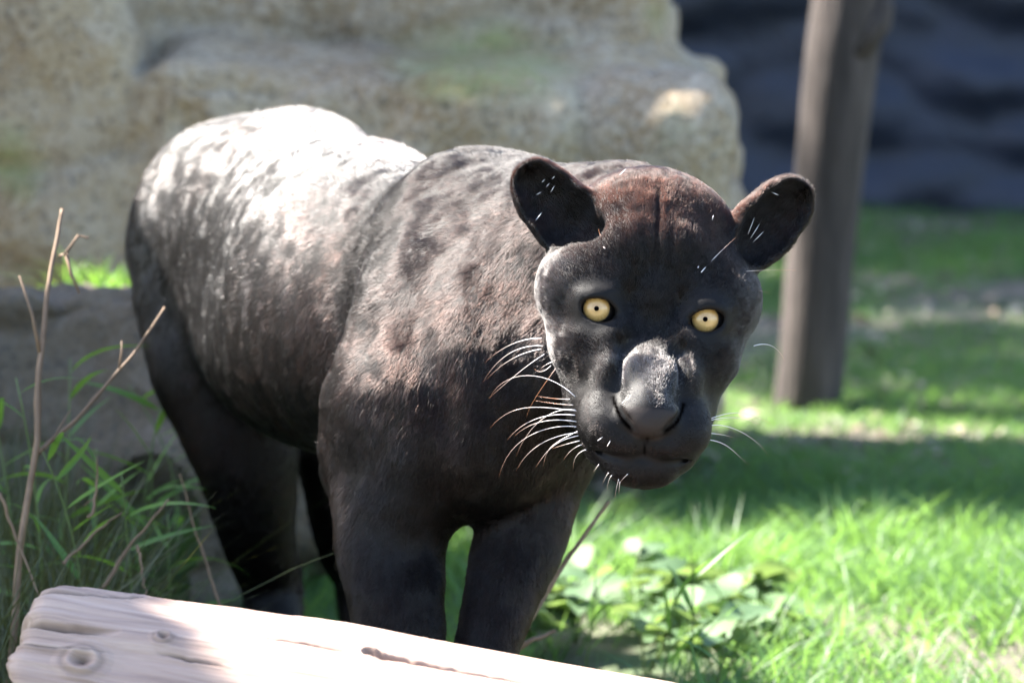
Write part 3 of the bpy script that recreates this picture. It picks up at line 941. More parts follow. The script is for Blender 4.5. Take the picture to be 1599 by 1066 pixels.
tree(TRK, 4.2, .235, 'unseen tree added out of the frame at the left to shade the log end', cl_, 12000, .05, keep_left, (-.1, .05))
# unseen tree, its crown laid out along the sun to dapple the far grass
cl2 = []
for k in range(26):
    gx2 = -.2 + 2.1 * rs.rand(); gy2 = 8.1 + 2.5 * rs.rand()
    cl2.append((tuple(np.array([gx2, gy2, 0]) + SUN * (6.2 + 1.2 * rs.rand())), .30 + .25 * rs.rand()))
tree((-3.3, 11.0, -.05), 4.6, .18, 'unseen leafy tree behind the dark wall, crown placed to dapple the far grass', cl2, 7500, .07, None, (.3, -.3))
# ================================================================== the black jaguar
HS = 0.603e-3                      # metres per unit of the head's own measure
HEAD_O = P(1020, 490, 4.82)
_ro = math.radians(5.55); _ya = math.radians(4.0)
def _head_axes():
    # u to the viewer's right, v up, w towards the viewer; then roll and a slight turn
    u, v, w = RGT, UPV, -FWD
    ur = u * math.cos(_ro) - v * math.sin(_ro)
    vr = u * math.sin(_ro) + v * math.cos(_ro)
    uy = ur * math.cos(_ya) - w * math.sin(_ya)
    wy = ur * math.sin(_ya) + w * math.cos(_ya)
    return np.array([uy, vr, wy])
HR = _head_axes()                  # rows: lateral, up, forward
def H(a, v, w):
    return HEAD_O + HS * (a * HR[0] + v * HR[1] + w * HR[2])
def rot_local(ax, ay, az):
    """axes of a solid turned in the head's frame (degrees)"""
    return np.array(Euler([math.radians(t) for t in (ax, ay, az)], 'XYZ').to_matrix()).T @ HR

fx = axis(-0.56, 0.42, 0.0085, 0.0024, 0.0, 0.33)
fy = axis(4.62, 6.42, 0.0085, 0.0024, 4.70, 4.99)
fz = axis(-0.02, 0.78, 0.0085, 0.0024, 0.36, 0.745)
J = Field(fx, fy, fz)
print('grid', J.f.shape, J.f.size / 1e6)

# trunk
J.chain([(P(398, 366, 5.88), .136), (P(500, 390, 5.62), .130), (P(590, 452, 5.42), .144), (P(728, 480, 5.20), .112)], k=.035)
J.chain([(P(440, 470, 5.78), .105), (P(478, 520, 5.62), .118), (P(590, 530, 5.38), .128), (P(722, 570, 5.18), .104)], k=.04)
J.ell(P(338, 300, 5.92), (.055, .08, .055), k=.06)                 # point of the hip
J.ell(P(478, 250, 5.78), (.06, .13, .045), k=.06)
J.ell(P(600, 300, 5.48), (.03, .16, .030), k=.05)                  # spine
# brisket and chest
J.ell(P(770, 600, 5.06), (.098, .11, .125), k=.05)
J.ell(P(735, 690, 5.08), (.075, .10, .072), k=.04)
J.ell(P(845, 600, 5.10), (.062, .09, .10), k=.04)
# neck
J.chain([(P(775, 430, 5.20), .126), (P(850, 432, 5.10), .112), (P(965, 400, 5.01), .094)], k=.04)
J.chain([(P(760, 520, 5.12), .115), (P(880, 540, 5.02), .085), (P(980, 560, 4.95), .060)], k=.04)
# right foreleg (viewer's left): shoulder blade, upper arm, elbow, forearm, paw
J.ell(P(735, 378, 5.20), (.086, .070, .090), k=.022)
J.chain([(P(728, 345, 5.23), .060), (P(672, 520, 5.10), .078), (P(598, 700, 5.11), .057)], k=.032)
J.cone(P(655, 620, 5.04), P(640, 760, 5.05), .060, .050, k=.03)
J.ell(P(546, 736, 5.17), (.029, .035, .036), k=.020)               # elbow
J.chain([(P(618, 640, 5.09), .068), (P(610, 735, 5.10), .058), (P(608, 850, 5.07), .0525), (P(615, 900, 5.06), .046)], k=.035)
J.chain([(P(608, 800, 5.08), .050), (P(608, 850, 5.07), .0530), (P(622, 960, 5.05), .0465), (P(632, 1120, 5.05), .034), (P(632, 1230, 5.05), .032)], k=.008)
J.chain([(P(632, 1240, 5.05), .036), (P(632, 1268, 4.99), .042)], k=.02)
# left foreleg, angled inwards
J.cone(P(840, 560, 5.12), P(842, 700, 5.10), .075, .054, k=.03)
J.chain([(P(842, 700, 5.10), .054), (P(808, 850, 5.08), .0455), (P(765, 990, 5.06), .0325), (P(738, 1130, 5.05), .030), (P(728, 1230, 5.05), .030)], k=.008)
J.chain([(P(728, 1240, 5.05), .034), (P(728, 1268, 4.99), .040)], k=.01)
for cx in (632, 728):
    for t in (-2, -.7, .7, 2):
        J.ell(P(cx + t * 20, 1284 - 4 * abs(t), 4.955 + .006 * abs(t)), (.015, .024, .017), k=.008)
# right hind leg
J.cone(P(364, 400, 5.88), P(360, 560, 5.80), .116, .085, k=.04)
J.chain([(P(360, 480, 5.86), .108), (P(366, 600, 5.80), .083), (P(385, 720, 5.79), .058), (P(402, 830, 5.84), .043), (P(421, 900, 5.90), .037), (P(428, 960, 5.89), .034), (P(430, 1030, 5.86), .030)], k=.02)
J.chain([(P(430, 1040, 5.86), .033), (P(430, 1052, 5.79), .036)], k=.02)
# left hind leg
J.cone(P(470, 520, 5.90), P(524, 680, 5.86), .085, .052, k=.03)
J.chain([(P(524, 690, 5.86), .048), (P(540, 840, 5.94), .036), (P(562, 900, 6.0), .033), (P(572, 980, 5.99), .030), (P(575, 1015, 5.97), .029)], k=.006)
J.chain([(P(575, 1020, 5.97), .032), (P(575, 1034, 5.90), .035)], k=.01)
# tail, hanging behind the legs
J.chain([(P(340, 300, 6.00), .034), (P(335, 420, 6.08), .026), (P(350, 640, 6.13), .021), (P(390, 800, 6.15), .019), (P(410, 900, 6.18), .018), (P(400, 960, 6.26), .018)], k=.01)

# head
def E(a, v, w, ra, rv, rw, rot=(0, 0, 0), k=14, cut=False, both=True):
    for s in ((-1, 1) if both and a != 0 else (1,)):
        R = rot_local(rot[0], rot[1] * s, rot[2] * s)
        J.ell(H(a * s, v, w), np.array([ra, rv, rw]) * HS, R, k * HS, cut)
def C(p, q, ra, rb, k=10, cut=False, both=True):
    for s in ((-1, 1) if both else (1,)):
        J.cone(H(p[0] * s, p[1], p[2]), H(q[0] * s, q[1], q[2]), ra * HS, rb * HS, k * HS, cut)
E(0, 118, -158, 138, 116, 112, k=40)                   # cranium
E(0, 66, -86, 112, 88, 68, k=36)                       # forehead
E(38, 70, -52, 34, 60, 24, k=30)                       # frontal swellings
E(0, -2, -42, 44, 66, 42, k=22)                        # between the eyes
E(108, 30, -108, 72, 78, 92, k=36)                     # cheeks
E(94, -58, -86, 58, 62, 82, k=34)
E(70, -140, -80, 52, 60, 90, k=34)                     # jaw angle
E(74, 36, -36, 40, 18, 23, rot=(0, 0, -14), k=26)      # brow ridge
E(60, -62, -16, 44, 60, 38, rot=(0, 0, 12), k=26)      # below the eyes
E(92, -36, -30, 34, 20, 26, rot=(0, 0, -24), k=22)     # cheekbone
C((0, -36, -36), (0, -96, 18), 26, 39, k=30, both=False)
C((0, -92, 14), (0, -150, 70), 40, 42, k=14, both=False)   # bridge
E(28, -116, 40, 20, 40, 24, k=20)
E(50, -108, 20, 34, 48, 36, k=22)                      # beside the nose
E(47, -182, 44, 51, 42, 44, k=18)                      # whisker pads
E(66, -168, 12, 41, 46, 50, k=22)
E(30, -204, 58, 36, 22, 30, k=16)                      # upper lip
E(0, -156, 82, 44, 24, 32, k=12)                       # nose
E(0, -168, 92, 30, 22, 24, k=8)
E(34, -158, 84, 12, 14, 18, k=12)
E(24, -240, 36, 34, 24, 34, k=22)                      # lower lip and chin
E(0, -244, 30, 42, 24, 38, k=20)
E(52, -216, 6, 34, 30, 44, k=24)
C((0, -222, 0), (0, -160, -150), 46, 70, k=24, both=False)
C((43, -58, 26), (54, -118, 60), 3.5, 5, k=24, cut=True)      # groove beside the bridge
# lids
E(86, 2, -30, 42, 34, 36, k=18)
E(88, 23, -16, 33, 9, 15, rot=(0, 0, -10), k=12)        # fold of the upper lid
E(86, 0, -36, 32.5, 32.5, 32.5, k=2, cut=True)         # socket
E(86, -2, 0, 27, 17.8, 60, rot=(0, 0, 10), k=4, cut=True)  # opening
C((52, -8, 6), (66, -3, -4), 3, 7, k=6, cut=True)      # inner corner
# nostrils, lip line
for q in (((55, -134, 76), (50, -152, 92), 3.6, 6.5), ((50, -152, 92), (37, -172, 104), 8.5, 10), ((37, -172, 102), (18, -186, 108), 10, 5)):
    C(q[0], q[1], q[2], q[3], k=5, cut=True)
C((0, -190, 112), (0, -220, 94), 3.4, 4.0, k=6, cut=True, both=False)
for q in (((0, -221, 88), (26, -229, 82), 4.6, 5.0), ((26, -229, 82), (58, -225, 62), 5.0, 5.0), ((58, -225, 62), (92, -205, 14), 5.0, 3)):
    C(q[0], q[1], q[2], q[3], k=5, cut=True)

def ear(blobs, face, thick=9, flat=.50, root=None):
    """cupped ear: overlapping flattened bowls from tip to base, opening towards 'face'"""
    f = np.array(face, float); f /= np.linalg.norm(f)
    e1 = np.array(blobs[0][:3], float) - np.array(blobs[-1][:3], float)
    e1 -= f * (e1 @ f); e1 /= np.linalg.norm(e1)
    e2 = np.cross(f, e1)
    R = np.array([e1, e2, f]) @ HR
    b = blobs[-1]
    J.cone(H(*(np.array(b[:3]) - f * 34 - e1 * 20)), H(*(np.array(blobs[len(blobs) // 2][:3]) - f * 16)), 52 * HS, 38 * HS, 20 * HS)
    for x, y, z, r in blobs:
        c = np.array([x, y, z], float)
        J.ell(H(*(c - f * r * .1)), np.array([r, r, r * flat + 10]) * HS, R, 14 * HS)
    for x, y, z, r in blobs:
        c = np.array([x, y, z], float)
        J.ell(H(*(c + f * (thick * .9 + 6))), np.array([r - thick, r - thick, r * flat + 12]) * HS, R, 10 * HS, True)
ear([(-190, 186, -140, 43), (-168, 163, -130, 53), (-138, 136, -116, 58), (-102, 119, -98, 38)], (-.16, .10, 1.0))
ear([(213, 198, -142, 45), (194, 176, -138, 52), (174, 150, -130, 54), (158, 128, -124, 44)], (.40, .0, .90))

def J_inside(q):
    i = [int(np.searchsorted(J.ax[k], q[k])) for k in range(3)]
    return all(0 < i[k] < len(J.ax[k]) for k in range(3)) and J.f[i[0], i[1], i[2]] < 0
V, Q = J.skin()
print('jaguar verts', len(V))
me = mesh_from('jaguar', V, Q)

# finer modelling by pushing the skin along its normal, in the head's frame
N = vert_normals(me)
hc = ((V - HEAD_O) @ HR.T) / HS
a_, v_, w_ = hc.T
inhead = np.clip((w_ + 300) / 60, 0, 1) * np.clip((v_ + 330) / 40, 0, 1) * (np.abs(a_) < np.where(v_ > 75, 330, 225)) * (v_ < 300) * (V[:, 1] < 5.05)
def win(x, lo, hi, s):
    return np.clip((x - lo) / s, 0, 1) * np.clip((hi - x) / s, 0, 1)
front = np.clip(N @ HR[2] * 3 + .5, 0, 1) * inhead
disp = np.zeros(len(V))
def groove(cx, wd, lo, hi, amp, slope=0.0):
    global disp
    x = a_ - cx - slope * (v_ - lo)
    disp -= amp * np.exp(-(x / wd) ** 2) * win(v_, lo, hi, 30) * front
wob = 3 * vnoise(np.stack([v_ / 22, a_ * 0, a_ * 0], 1))
a_ = a_ + wob
groove(-4, 5, 40, 215, 4.5)
groove(-20, 6, 70, 150, 2.2, -.10)
groove(14, 6, 60, 160, 2.5, .08)
groove(36, 7, 80, 150, 1.6, .20)
groove(-44, 8, 90, 160, 1.4, -.25)
groove(24, 4, 20, 80, 1.6, .25)
groove(-26, 4, 20, 80, 1.6, -.25)
a_ = hc[:, 0]
disp = disp * HS
# loose skin and muscle over the body, gentle
side = (1 - inhead)
disp += side * (0.0014 * fbm(V * 7.0, 1) + 0.0009 * fbm(V * 26, 2))
disp += inhead * 0.0007 * fbm(V * 42, 3)
# folds on the neck and the upper arm
pn = V - P(700, 560, 5.05)
nw = np.exp(-((pn[:, 0] - .02) / .10) ** 2 - (pn[:, 2] / .10) ** 2) * (V[:, 1] < 5.4)
disp += nw * 0.0030 * np.sin(pn[:, 0] * 120 + 2.5 * vnoise(V * 9)) * np.clip((-235 - hc[:, 0]) / 40, 0, 1)
V = V + N * disp[:, None]
me.vertices.foreach_set('co', V.astype(np.float32).ravel()); me.update()
N = vert_normals(me)

# masks: bare leather of the nose, lids and lips
hc = ((V - HEAD_O) @ HR.T) / HS
a_, v_, w_ = hc.T
nose_m = np.clip(1.2 - (np.abs(a_) / np.clip(46 + (v_ + 150) * .55, 8, 46)) ** 4, 0, 1) * win(v_, -196, -143, 5) * (w_ > 60)
eye_d = np.minimum(np.hypot((a_ - 85) / 1.15, v_), np.hypot((a_ + 85) / 1.15, v_))
lid_m = np.clip((31 - eye_d) / 5, 0, 1) * (w_ > -60)
mouth_m = np.clip(1.4 - np.abs(v_ + 227 - np.abs(a_) * .02) / 8, 0, 1) * (np.abs(a_) < 78) * (w_ > 30)
nostril = np.zeros(len(V)); slit = np.zeros(len(V))
for s_ in (-1, 1):
    for q0, q1 in (((55, -136), (49, -154)), ((49, -154), (41, -168)), ((41, -168), (29, -178))):
        q0 = np.array(q0, float) * (s_, 1); q1 = np.array(q1, float) * (s_, 1)
        pq = np.stack([a_, v_], 1) - q0; dq = q1 - q0
        tq = np.clip((pq @ dq) / (dq @ dq), 0, 1)
        dn = np.linalg.norm(pq - tq[:, None] * dq, axis=1)
        nostril = np.maximum(nostril, np.clip((9 - dn) / 3, 0, 1))
        slit = np.maximum(slit, np.clip((5 - dn) / 3, 0, 1))
nostril *= (w_ > 40); slit *= (w_ > 40)
philt = np.clip((6 - np.abs(a_)) / 2, 0, 1) * win(v_, -224, -186, 4) * (w_ > 60)
slit = np.maximum(slit, .9 * np.clip((2.6 - np.abs(a_)) / 1.5, 0, 1) * win(v_, -222, -188, 6) * (w_ > 60))
bare = np.clip(nose_m + lid_m + mouth_m + nostril + philt, 0, 1)
nose_m = nose_m * (1 - nostril)
set_attr(me, 'bare', bare)
set_attr(me, 'hollow', slit)
set_attr(me, 'nose', nose_m)

m = Mat('jaguar_skin')
tc = m.coord('Object')
sk = m.noise(60, 3, .6, tc)
col = m.mix(m.attr('nose').outputs['Fac'], m.ramp(sk, [(.3, (.003, .0025, .0025)), (.7, (.006, .005, .005))]), (.024, .019, .0175))
m.base(m.mix(m.attr('hollow').outputs['Fac'], col, (.0008, .0006, .0006)))  # nostril and philtrum hollows painted near black as shade
m.set(Roughness=.55)
m.l(m.math('MULTIPLY', m.math('SUBTRACT', 1.0, m.attr('hollow').outputs['Fac']), .15), m.b.inputs['Specular IOR Level'])
m.normal(m.bump(m.noise(900, 2, .6, tc), .5, .0006))
SKIN = m.m
jag = link('black_jaguar', me, SKIN)
tag(jag, 'black jaguar standing with lowered head, staring at the camera with yellow eyes', 'jaguar')

# ------------------------------------------------------------------ fur
def flow_field(p, n):
    """direction in which the coat lies"""
    back = np.array([-.40, .90, .02])
    d = np.tile(back, (len(p), 1)).astype(float)
    down = np.array([0, .10, -1.0])
    rel = (p[:, 2] - 0.30) / 0.34                      # 0 at the belly, 1 on the back
    low = np.clip(.5 - rel, 0, 1)
    d = d * (0.35 + 0.65 * np.clip(rel, 0, 1))[:, None] + down * (low * .9 + .05 + .35 * np.clip((p[:, 1] - 5.8) / .2, 0, 1))[:, None]
    leg = np.clip((0.36 - p[:, 2]) / .06, 0, 1)[:, None]
    d = d * (1 - leg) + down * leg
    # wherever the body faces forwards the coat runs down
    ff = np.clip(-n[:, 1] * 1.6 - .15, 0, 1)[:, None]
    d = d * (1 - ff) + np.array([-.25, .15, -1.0]) * ff
    h = ((p - HEAD_O) @ HR.T) / HS
    wide = np.where(h[:, 1] > 75, 330, 225)
    hw = np.clip((h[:, 2] + 230) / 80, 0, 1) * np.clip((wide - np.abs(h[:, 0])) / 40, 0, 1) * np.clip((h[:, 1] + 330) / 60, 0, 1)
    hw = (hw * (p[:, 1] < 5.02))[:, None]
    q = h - np.array([0, -150, 120])
    q[:, 1] *= 1.0
    hd = q @ HR
    hd /= np.linalg.norm(hd, axis=1)[:, None] + 1e-9
    # lips and chin: downwards and out
    lip = np.clip((-165 - h[:, 1]) / 30, 0, 1)[:, None]
    hd = hd * (1 - lip) + (np.stack([np.sign(h[:, 0]) * .9, -.7 + 0 * h[:, 0], -.3 + 0 * h[:, 0]], 1) @ HR) * lip
    d /= np.linalg.norm(d, axis=1)[:, None] + 1e-9
    d = d * (1 - hw) + hd * hw
    d -= n * (d * n).sum(1)[:, None]
    d /= np.linalg.norm(d, axis=1)[:, None] + 1e-9
    return d, hw[:, 0], h

def build_fur(count, seed=3):
    rs = np.random.RandomState(seed)
    tri = np.concatenate([Q[:, [0, 1, 2]], Q[:, [0, 2, 3]]])
    A, B, Cc = V[tri[:, 0]], V[tri[:, 1]], V[tri[:, 2]]
    ar = np.linalg.norm(np.cross(B - A, Cc - A), axis=1) * .5
    cen = (A + B + Cc) / 3
    nn = N[tri[:, 0]]
    hcc = ((cen - HEAD_O) @ HR.T) / HS
    fac = (nn @ (-FWD)) + .35
    wgt = ar * np.where(fac > 0, 1.0, .25)
    near = np.clip((5.25 - cen[:, 1]) / .2, 0, 1)
    wgt *= 1 + 1.0 * near
    hw0 = (hcc[:, 2] > -230) & (np.abs(hcc[:, 0]) < 300) & (hcc[:, 1] > -300) & (cen[:, 1] < 5.0)
    wgt *= np.where(hw0, 2.4, 1)
    wgt *= np.where(cen[:, 2] < .12, .15, 1)
    wgt *= (bare[tri].mean(1) < .5)
    cdf = np.cumsum(wgt); cdf /= cdf[-1]
    ti = np.searchsorted(cdf, rs.rand(count))
    r1, r2 = np.sqrt(rs.rand(count)), rs.rand(count)
    w0, w1, w2 = (1 - r1)[:, None], (r1 * (1 - r2))[:, None], (r1 * r2)[:, None]
    t = tri[ti]
    p = V[t[:, 0]] * w0 + V[t[:, 1]] * w1 + V[t[:, 2]] * w2
    n = N[t[:, 0]] * w0 + N[t[:, 1]] * w1 + N[t[:, 2]] * w2
    n /= np.linalg.norm(n, axis=1)[:, None]
    bm = bare[t].mean(1)
    d, hw, h = flow_field(p, n)
    # tufts and cowlicks
    j = np.stack([fbm(p * 55 + 5, 2, .8), fbm(p * 55 + 50, 2, .8), fbm(p * 55 + 90, 2, .8)], 1)
    j2 = np.stack([vnoise(p * 150 + 5), vnoise(p * 150 + 50), vnoise(p * 150 + 90)], 1)
    amp = (.18 * (1 - hw) + .08 * hw)[:, None]
    d = d + j * amp + j2 * .22 + .17 * (1 - hw)[:, None] * np.stack([vnoise(p * 88 + 5), vnoise(p * 88 + 50), vnoise(p * 88 + 90)], 1) + rs.normal(0, .10, (count, 3))
    d -= n * (d * n).sum(1)[:, None]
    d /= np.linalg.norm(d, axis=1)[:, None] + 1e-9
    L = .0068 * (1 - hw) + .0048 * hw
    muzz = np.clip((h[:, 1] + 60) / -60, 0, 1) * hw
    L *= 1 - .45 * muzz
    eyed = np.minimum(np.hypot(h[:, 0] - 85, h[:, 1]), np.hypot(h[:, 0] + 85, h[:, 1]))
    L *= np.where(hw > .5, np.clip((eyed - 18) / 40, .35, 1), 1)
    L *= (.7 + .6 * rs.rand(count)) * (1 - .6 * bm)
    lift = .24 + .16 * rs.rand(count) + .22 * np.clip(fbm(p * 62, 2), -.6, 1) * (1 - hw)
    stray = rs.rand(count) < .006
    lift[stray] += .35; L[stray] *= 1.25
    lift = np.clip(lift, .06, 1.0)
    K = 4
    pts = np.empty((count, K, 3))
    for i in range(K):
        s = i / (K - 1)
        pts[:, i] = p + (d * (s * L)[:, None]) + n * (L * lift * (s - .22 * s * s))[:, None] - n * .0006
    hc_ = bpy.data.hair_curves.new('fur')
    hc_.add_curves([K] * count)
    hc_.points.foreach_set('position', pts.astype(np.float32).ravel())
    rad = np.tile(np.array([.00013, .00012, .00009, .00003], dtype=np.float32), count)
    hc_.points.foreach_set('radius', rad)
    # tint of every hair: rustier on the crown, the shoulders and in patches of the flank
    crown = np.exp(-((h[:, 1] - 190) / 75) ** 2) * hw * np.clip(n[:, 2] * 1.5, 0, 1)
    fl = np.clip(fbm(p * np.array([9, 9, 6]) + 31, 3) * .9, 0, 1) * (1 - hw)
    rust = np.clip(crown * (.8 + .6 * vnoise(p * 90)) + fl * .42 + .14 * rs.normal(0, 1, count), 0, 1)
    lipb = np.exp(-((h[:, 1] + 207) / 12) ** 2) * (np.abs(h[:, 0]) < 70) + .8 * np.exp(-((h[:, 1] + 262) / 9) ** 2)
    rust = np.clip(rust + .5 * lipb * hw * (h[:, 2] > 0), 0, 1)
    a = hc_.attributes.new('rust', 'FLOAT', 'CURVE')
    a.data.foreach_set('value', rust.astype(np.float32))
    # gloss by region: sleek back and flank, with sheen and shade painted in
    rel = np.clip((p[:, 2] - .36) / .14, 0, 1)
    gl = rel * (1 - hw) * np.clip((p[:, 1] - 5.14) / .26, .17, 1) + .06 + .12 * hw + 1.1 * hw * np.exp(-(h[:, 0] / 62) ** 4) * np.clip((-45 - h[:, 1]) / 40, 0, 1) * np.clip((h[:, 1] + 165) / 20, 0, 1) + .4 * hw * np.clip((np.abs(h[:, 0]) - 110) / 40, 0, 1) * np.clip((90 - h[:, 1]) / 20, 0, 1)
    a = hc_.attributes.new('gloss', 'FLOAT', 'CURVE')
    a.data.foreach_set('value', np.clip((gl + .17 * (1 - rel) * (1 - hw) * (p[:, 1] < 5.3)) * (1 + .3 * (1 - hw) * fbm(p * 26, 2) + .5 * hw * vnoise(p * 230)) * (.55 + .9 * rs.rand(count)), 0, 1.4).astype(np.float32))
    return hc_

m = Mat('jaguar_coat')
m.t.nodes.remove(m.b)
ph = m.t.nodes.new('ShaderNodeBsdfHairPrincipled')
ph.model = 'CHIANG'
ph.parametrization = 'COLOR'
rust = m.attr('rust').outputs['Fac']
m.l(m.mix(rust, (.0035, .003, .003), (.026, .0115, .0085)), ph.inputs['Color'])
ph.inputs['Roughness'].default_value = .27
m.l(m.math('ADD', 1.12, m.math('MULTIPLY', m.attr('gloss').outputs['Fac'], .72)), ph.inputs['IOR'])
ph.inputs['Radial Roughness'].default_value = .45
ph.inputs['Coat'].default_value = 0.15
ph.inputs['Random Roughness'].default_value = .3
m.l(ph.outputs[0], m.out.inputs['Surface'])
COAT = m.m
fur = link('fur', build_fur(120000 if FAST_DEV else 1300000), COAT, jag)
tag(fur, kind='stuff')

# ------------------------------------------------------------------ eyes
def sphere(r, seg=48, ring=32):
    Vv, Ff = [], []
    for i in range(ring + 1):
        ph_ = math.pi * i / ring
        for k in range(seg):
            th = 2 * math.pi * k / seg
            Vv.append((r * math.sin(ph_) * math.cos(th), r * math.sin(ph_) * math.sin(th), r * math.cos(ph_)))
    for i in range(ring):
        for k in range(seg):
            k2 = (k + 1) % seg
            Ff.append((i * seg + k, (i + 1) * seg + k, (i + 1) * seg + k2, i * seg + k2))
    return Vv, Ff
m = Mat('jaguar_iris')
tc = m.coord('Object')
sep = m.n('ShaderNodeSeparateXYZ'); m.l(tc, sep.inputs[0])
rr = m.math('SQRT', m.math('ADD', m.math('POWER', sep.outputs[0], 2), m.math('POWER', sep.outputs[1], 2)))
rn = m.math('DIVIDE', rr, .0130)
ang = m.math('ARCTAN2', sep.outputs[1], sep.outputs[0])
cx = m.n('ShaderNodeCombineXYZ')
m.l(m.math('MULTIPLY', ang, 9.0), cx.inputs[0]); m.l(m.math('MULTIPLY', rn, 2.0), cx.inputs[1])
fib = m.noise(1.6, 4, .6, cx.outputs[0])
iris = m.ramp(rn, [(.10, (.08, .04, .015)), (.20, (.30, .16, .045)), (.45, (.48, .29, .095)), (.80, (.40, .22, .06)), (.97, (.10, .06, .02)), (1.0, (.006, .005, .005))])
iris = m.mix(m.math('MULTIPLY', m.math('SUBTRACT', fib, .42), 3.0, True), iris, (.54, .36, .14))
dark = m.ramp(rn, [(0.0, 0), (.925, 0), (.985, 1.0), (1.0, 1.0)])
iris = m.mix(dark, iris, (.008, .006, .006))
m.base(iris)
m.set(Roughness=.45)
m.b.inputs['Coat Weight'].default_value = 1.0
m.b.inputs['Coat Roughness'].default_value = .03
IRIS = m.m
m = Mat('jaguar_pupil')
m.base((.002, .0015, .0015)); m.set(Roughness=1.0, Specular_IOR_Level=0.0)
PUPIL = m.m
ev, ef = sphere(.0186)
for s in (-1, 1):
    eo = link('eye', mesh_poly('eye', ev, ef), IRIS, jag)
    c = H(86 * s, 0, -36)
    look = Vector(CAM - c).normalized()
    eo.location = c
    eo.rotation_euler = look.to_track_quat('Z', 'Y').to_euler()
    pv, pf = sphere(.0186, 24, 24)
    vv = [(x * .125, y * .125, z * 1.004 * .0186 / .0186 if False else z) for x, y, z in pv]
    vv = [(x, y, math.sqrt(max(.0186 ** 2 - x * x - y * y, 0)) + .00012 if z > 0 else .017) for x, y, z in vv]
    link('pupil', mesh_poly('pupil', vv, pf), PUPIL, eo)

# ------------------------------------------------------------------ whiskers
m = Mat('whisker')
t_ = m.attr('along').outputs['Fac']
m.base(m.ramp(t_, [(0.0, (.80, .78, .80)), (.55, (.70, .60, .55)), (1.0, (.32, .14, .07))]))
m.set(Roughness=.25)
m.b.inputs['Subsurface Weight'].default_value = .0
WH = m.m
def whisker(pts, d0, r0=.00038, dark=0.0, dd=None):
    """pts: where it runs in the view, d0: how far off"""
    pts = np.array(pts, float)
    # smooth the path
    t = np.linspace(0, 1, len(pts)); tt = np.linspace(0, 1, 15)
    cx_ = np.polyfit(t, pts[:, 0], min(3, len(pts) - 1)); cy_ = np.polyfit(t, pts[:, 1], min(3, len(pts) - 1))
    X, Y = np.polyval(cx_, tt), np.polyval(cy_, tt)
    D = d0 + (dd if dd is not None else .03) * tt
    q = np.array([P(x, y, d) for x, y, d in zip(X, Y, D)])
    Vt, Ft = tube(q, r0 * (1 - .85 * tt), 5)
    mw = mesh_poly('whisker', Vt, Ft)
    al = np.clip(np.repeat(tt, 5) + dark, 0, 1)
    set_attr(mw, 'along', np.concatenate([al, [dark, 1]]))
    return link('whisker', mw, WH, jag)
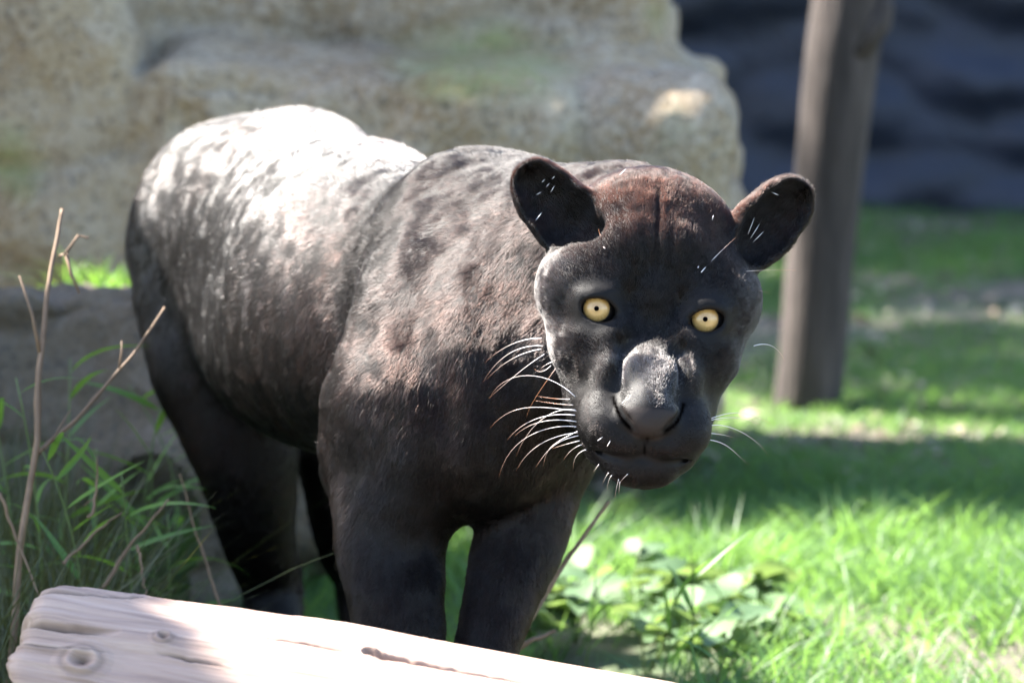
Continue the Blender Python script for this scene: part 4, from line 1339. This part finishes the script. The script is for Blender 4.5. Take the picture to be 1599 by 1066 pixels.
WHISK = [
 ([(846, 528), (800, 537), (757, 566)], 4.86), ([(848, 540), (795, 552), (754, 597)], 4.86), ([(845, 545), (800, 560), (760, 592)], 4.87),
 ([(850, 553), (812, 580), (763, 622)], 4.86), ([(898, 619), (850, 590), (800, 590), (764, 622)], 4.80),
 ([(900, 641), (850, 636), (805, 640), (765, 668)], 4.79), ([(898, 648), (850, 650), (815, 665), (792, 687)], 4.79),
 ([(898, 640), (862, 645), (830, 670), (806, 712)], 4.79), ([(900, 666), (860, 668), (812, 690), (779, 744)], 4.79),
 ([(900, 658), (860, 656), (828, 664), (803, 681)], 4.79), ([(902, 675), (860, 685), (828, 705), (806, 735)], 4.79),
 ([(903, 680), (870, 692), (850, 710), (836, 730)], 4.79), ([(904, 672), (870, 690), (855, 705), (848, 728)], 4.80),
 ([(905, 688), (885, 693), (862, 700)], 4.79), ([(908, 694), (892, 703), (880, 718)], 4.79), ([(915, 702), (900, 712), (895, 732)], 4.79),
 ([(868, 575), (850, 600), (832, 628), (822, 652)], 4.84, .7), ([(860, 571), (846, 580), (835, 576)], 4.85), ([(862, 565), (850, 571), (842, 578)], 4.85),
 ([(890, 623), (865, 622), (838, 618)], 4.80, .5), ([(895, 632), (868, 630), (835, 625)], 4.80, .5),
 ([(935, 725), (930, 732), (926, 738)], 4.77), ([(950, 738), (945, 746), (940, 757)], 4.77), ([(955, 742), (950, 752), (948, 766)], 4.77), ([(966, 748), (963, 760), (960, 777)], 4.77),
 ([(980, 740), (972, 748), (966, 756)], 4.76), ([(968, 752), (967, 762), (966, 772)], 4.77),
 ([(1106, 665), (1140, 667), (1175, 685), (1200, 712)], 4.80), ([(1105, 655), (1140, 645), (1170, 647), (1205, 662)], 4.81), ([(1106, 657), (1150, 652), (1190, 665)], 4.82),
 ([(1100, 686), (1130, 693), (1150, 708), (1170, 726)], 4.80), ([(1102, 676), (1125, 678), (1145, 683)], 4.81),
 ([(1177, 540), (1205, 540), (1225, 562)], 4.92), ([(1085, 640), (1120, 655), (1160, 648)], 4.83),
 ([(1090, 418), (1098, 400), (1110, 380)], 4.83), ([(1088, 430), (1100, 405), (1118, 393)], 4.83), ([(1095, 425), (1120, 398), (1150, 370)], 4.83),
 ([(1110, 435), (1160, 424), (1243, 422)], 4.84), ([(1110, 448), (1150, 445), (1175, 446)], 4.84), ([(1115, 450), (1160, 450), (1203, 458)], 4.84),
 ([(958, 395), (940, 372), (935, 357)], 4.83, .6), ([(945, 388), (936, 378), (936, 370)], 4.83, .6),
]
for wk in WHISK:
    whisker(wk[0], wk[1] + .005, dark=(wk[2] if len(wk) > 2 else 0.0))
# pale hairs and stems caught in the coat
bits = [((603, 259), (615, 254)), ((457, 250), (466, 225)), ((853, 292), (858, 286)), ((860, 300), (866, 290)), ((862, 280), (867, 274)), ((1205, 300), (1216, 305)), ((1172, 372), (1186, 350)), ((1176, 378), (1192, 362)), ((1168, 366), (1178, 340)), ((967, 274), (978, 263)), ((933, 688), (941, 682)), ((948, 697), (953, 688)), ((1112, 344), (1114, 336)), ((836, 345), (846, 332)), ((838, 304), (845, 300)), ((846, 285), (851, 280))]
for i_, ((x0, y0), (x1, y1)) in enumerate(bits):
    d_ = 4.80 if y0 > 600 else (4.93 if x0 > 1000 else 4.95)
    # lay it on the coat: step back until it meets the skin
    for dd_ in np.arange(4.60, 5.3, .004):
        q0 = P(x0, y0, dd_)
        if J_inside(q0): break
    d_ = dd_ - .006
    q = np.array([P(x0, y0, d_), P((x0 + x1) / 2, (y0 + y1) / 2, d_ - .003), P(x1, y1, d_ - .002)])
    Vt, Ft = tube(q, [.0002, .00032, .0001], 5)
    mw = mesh_poly('stray_hair', Vt, Ft)
    set_attr(mw, 'along', np.zeros(len(Vt)))
    link('stray_hair', mw, WH, jag)
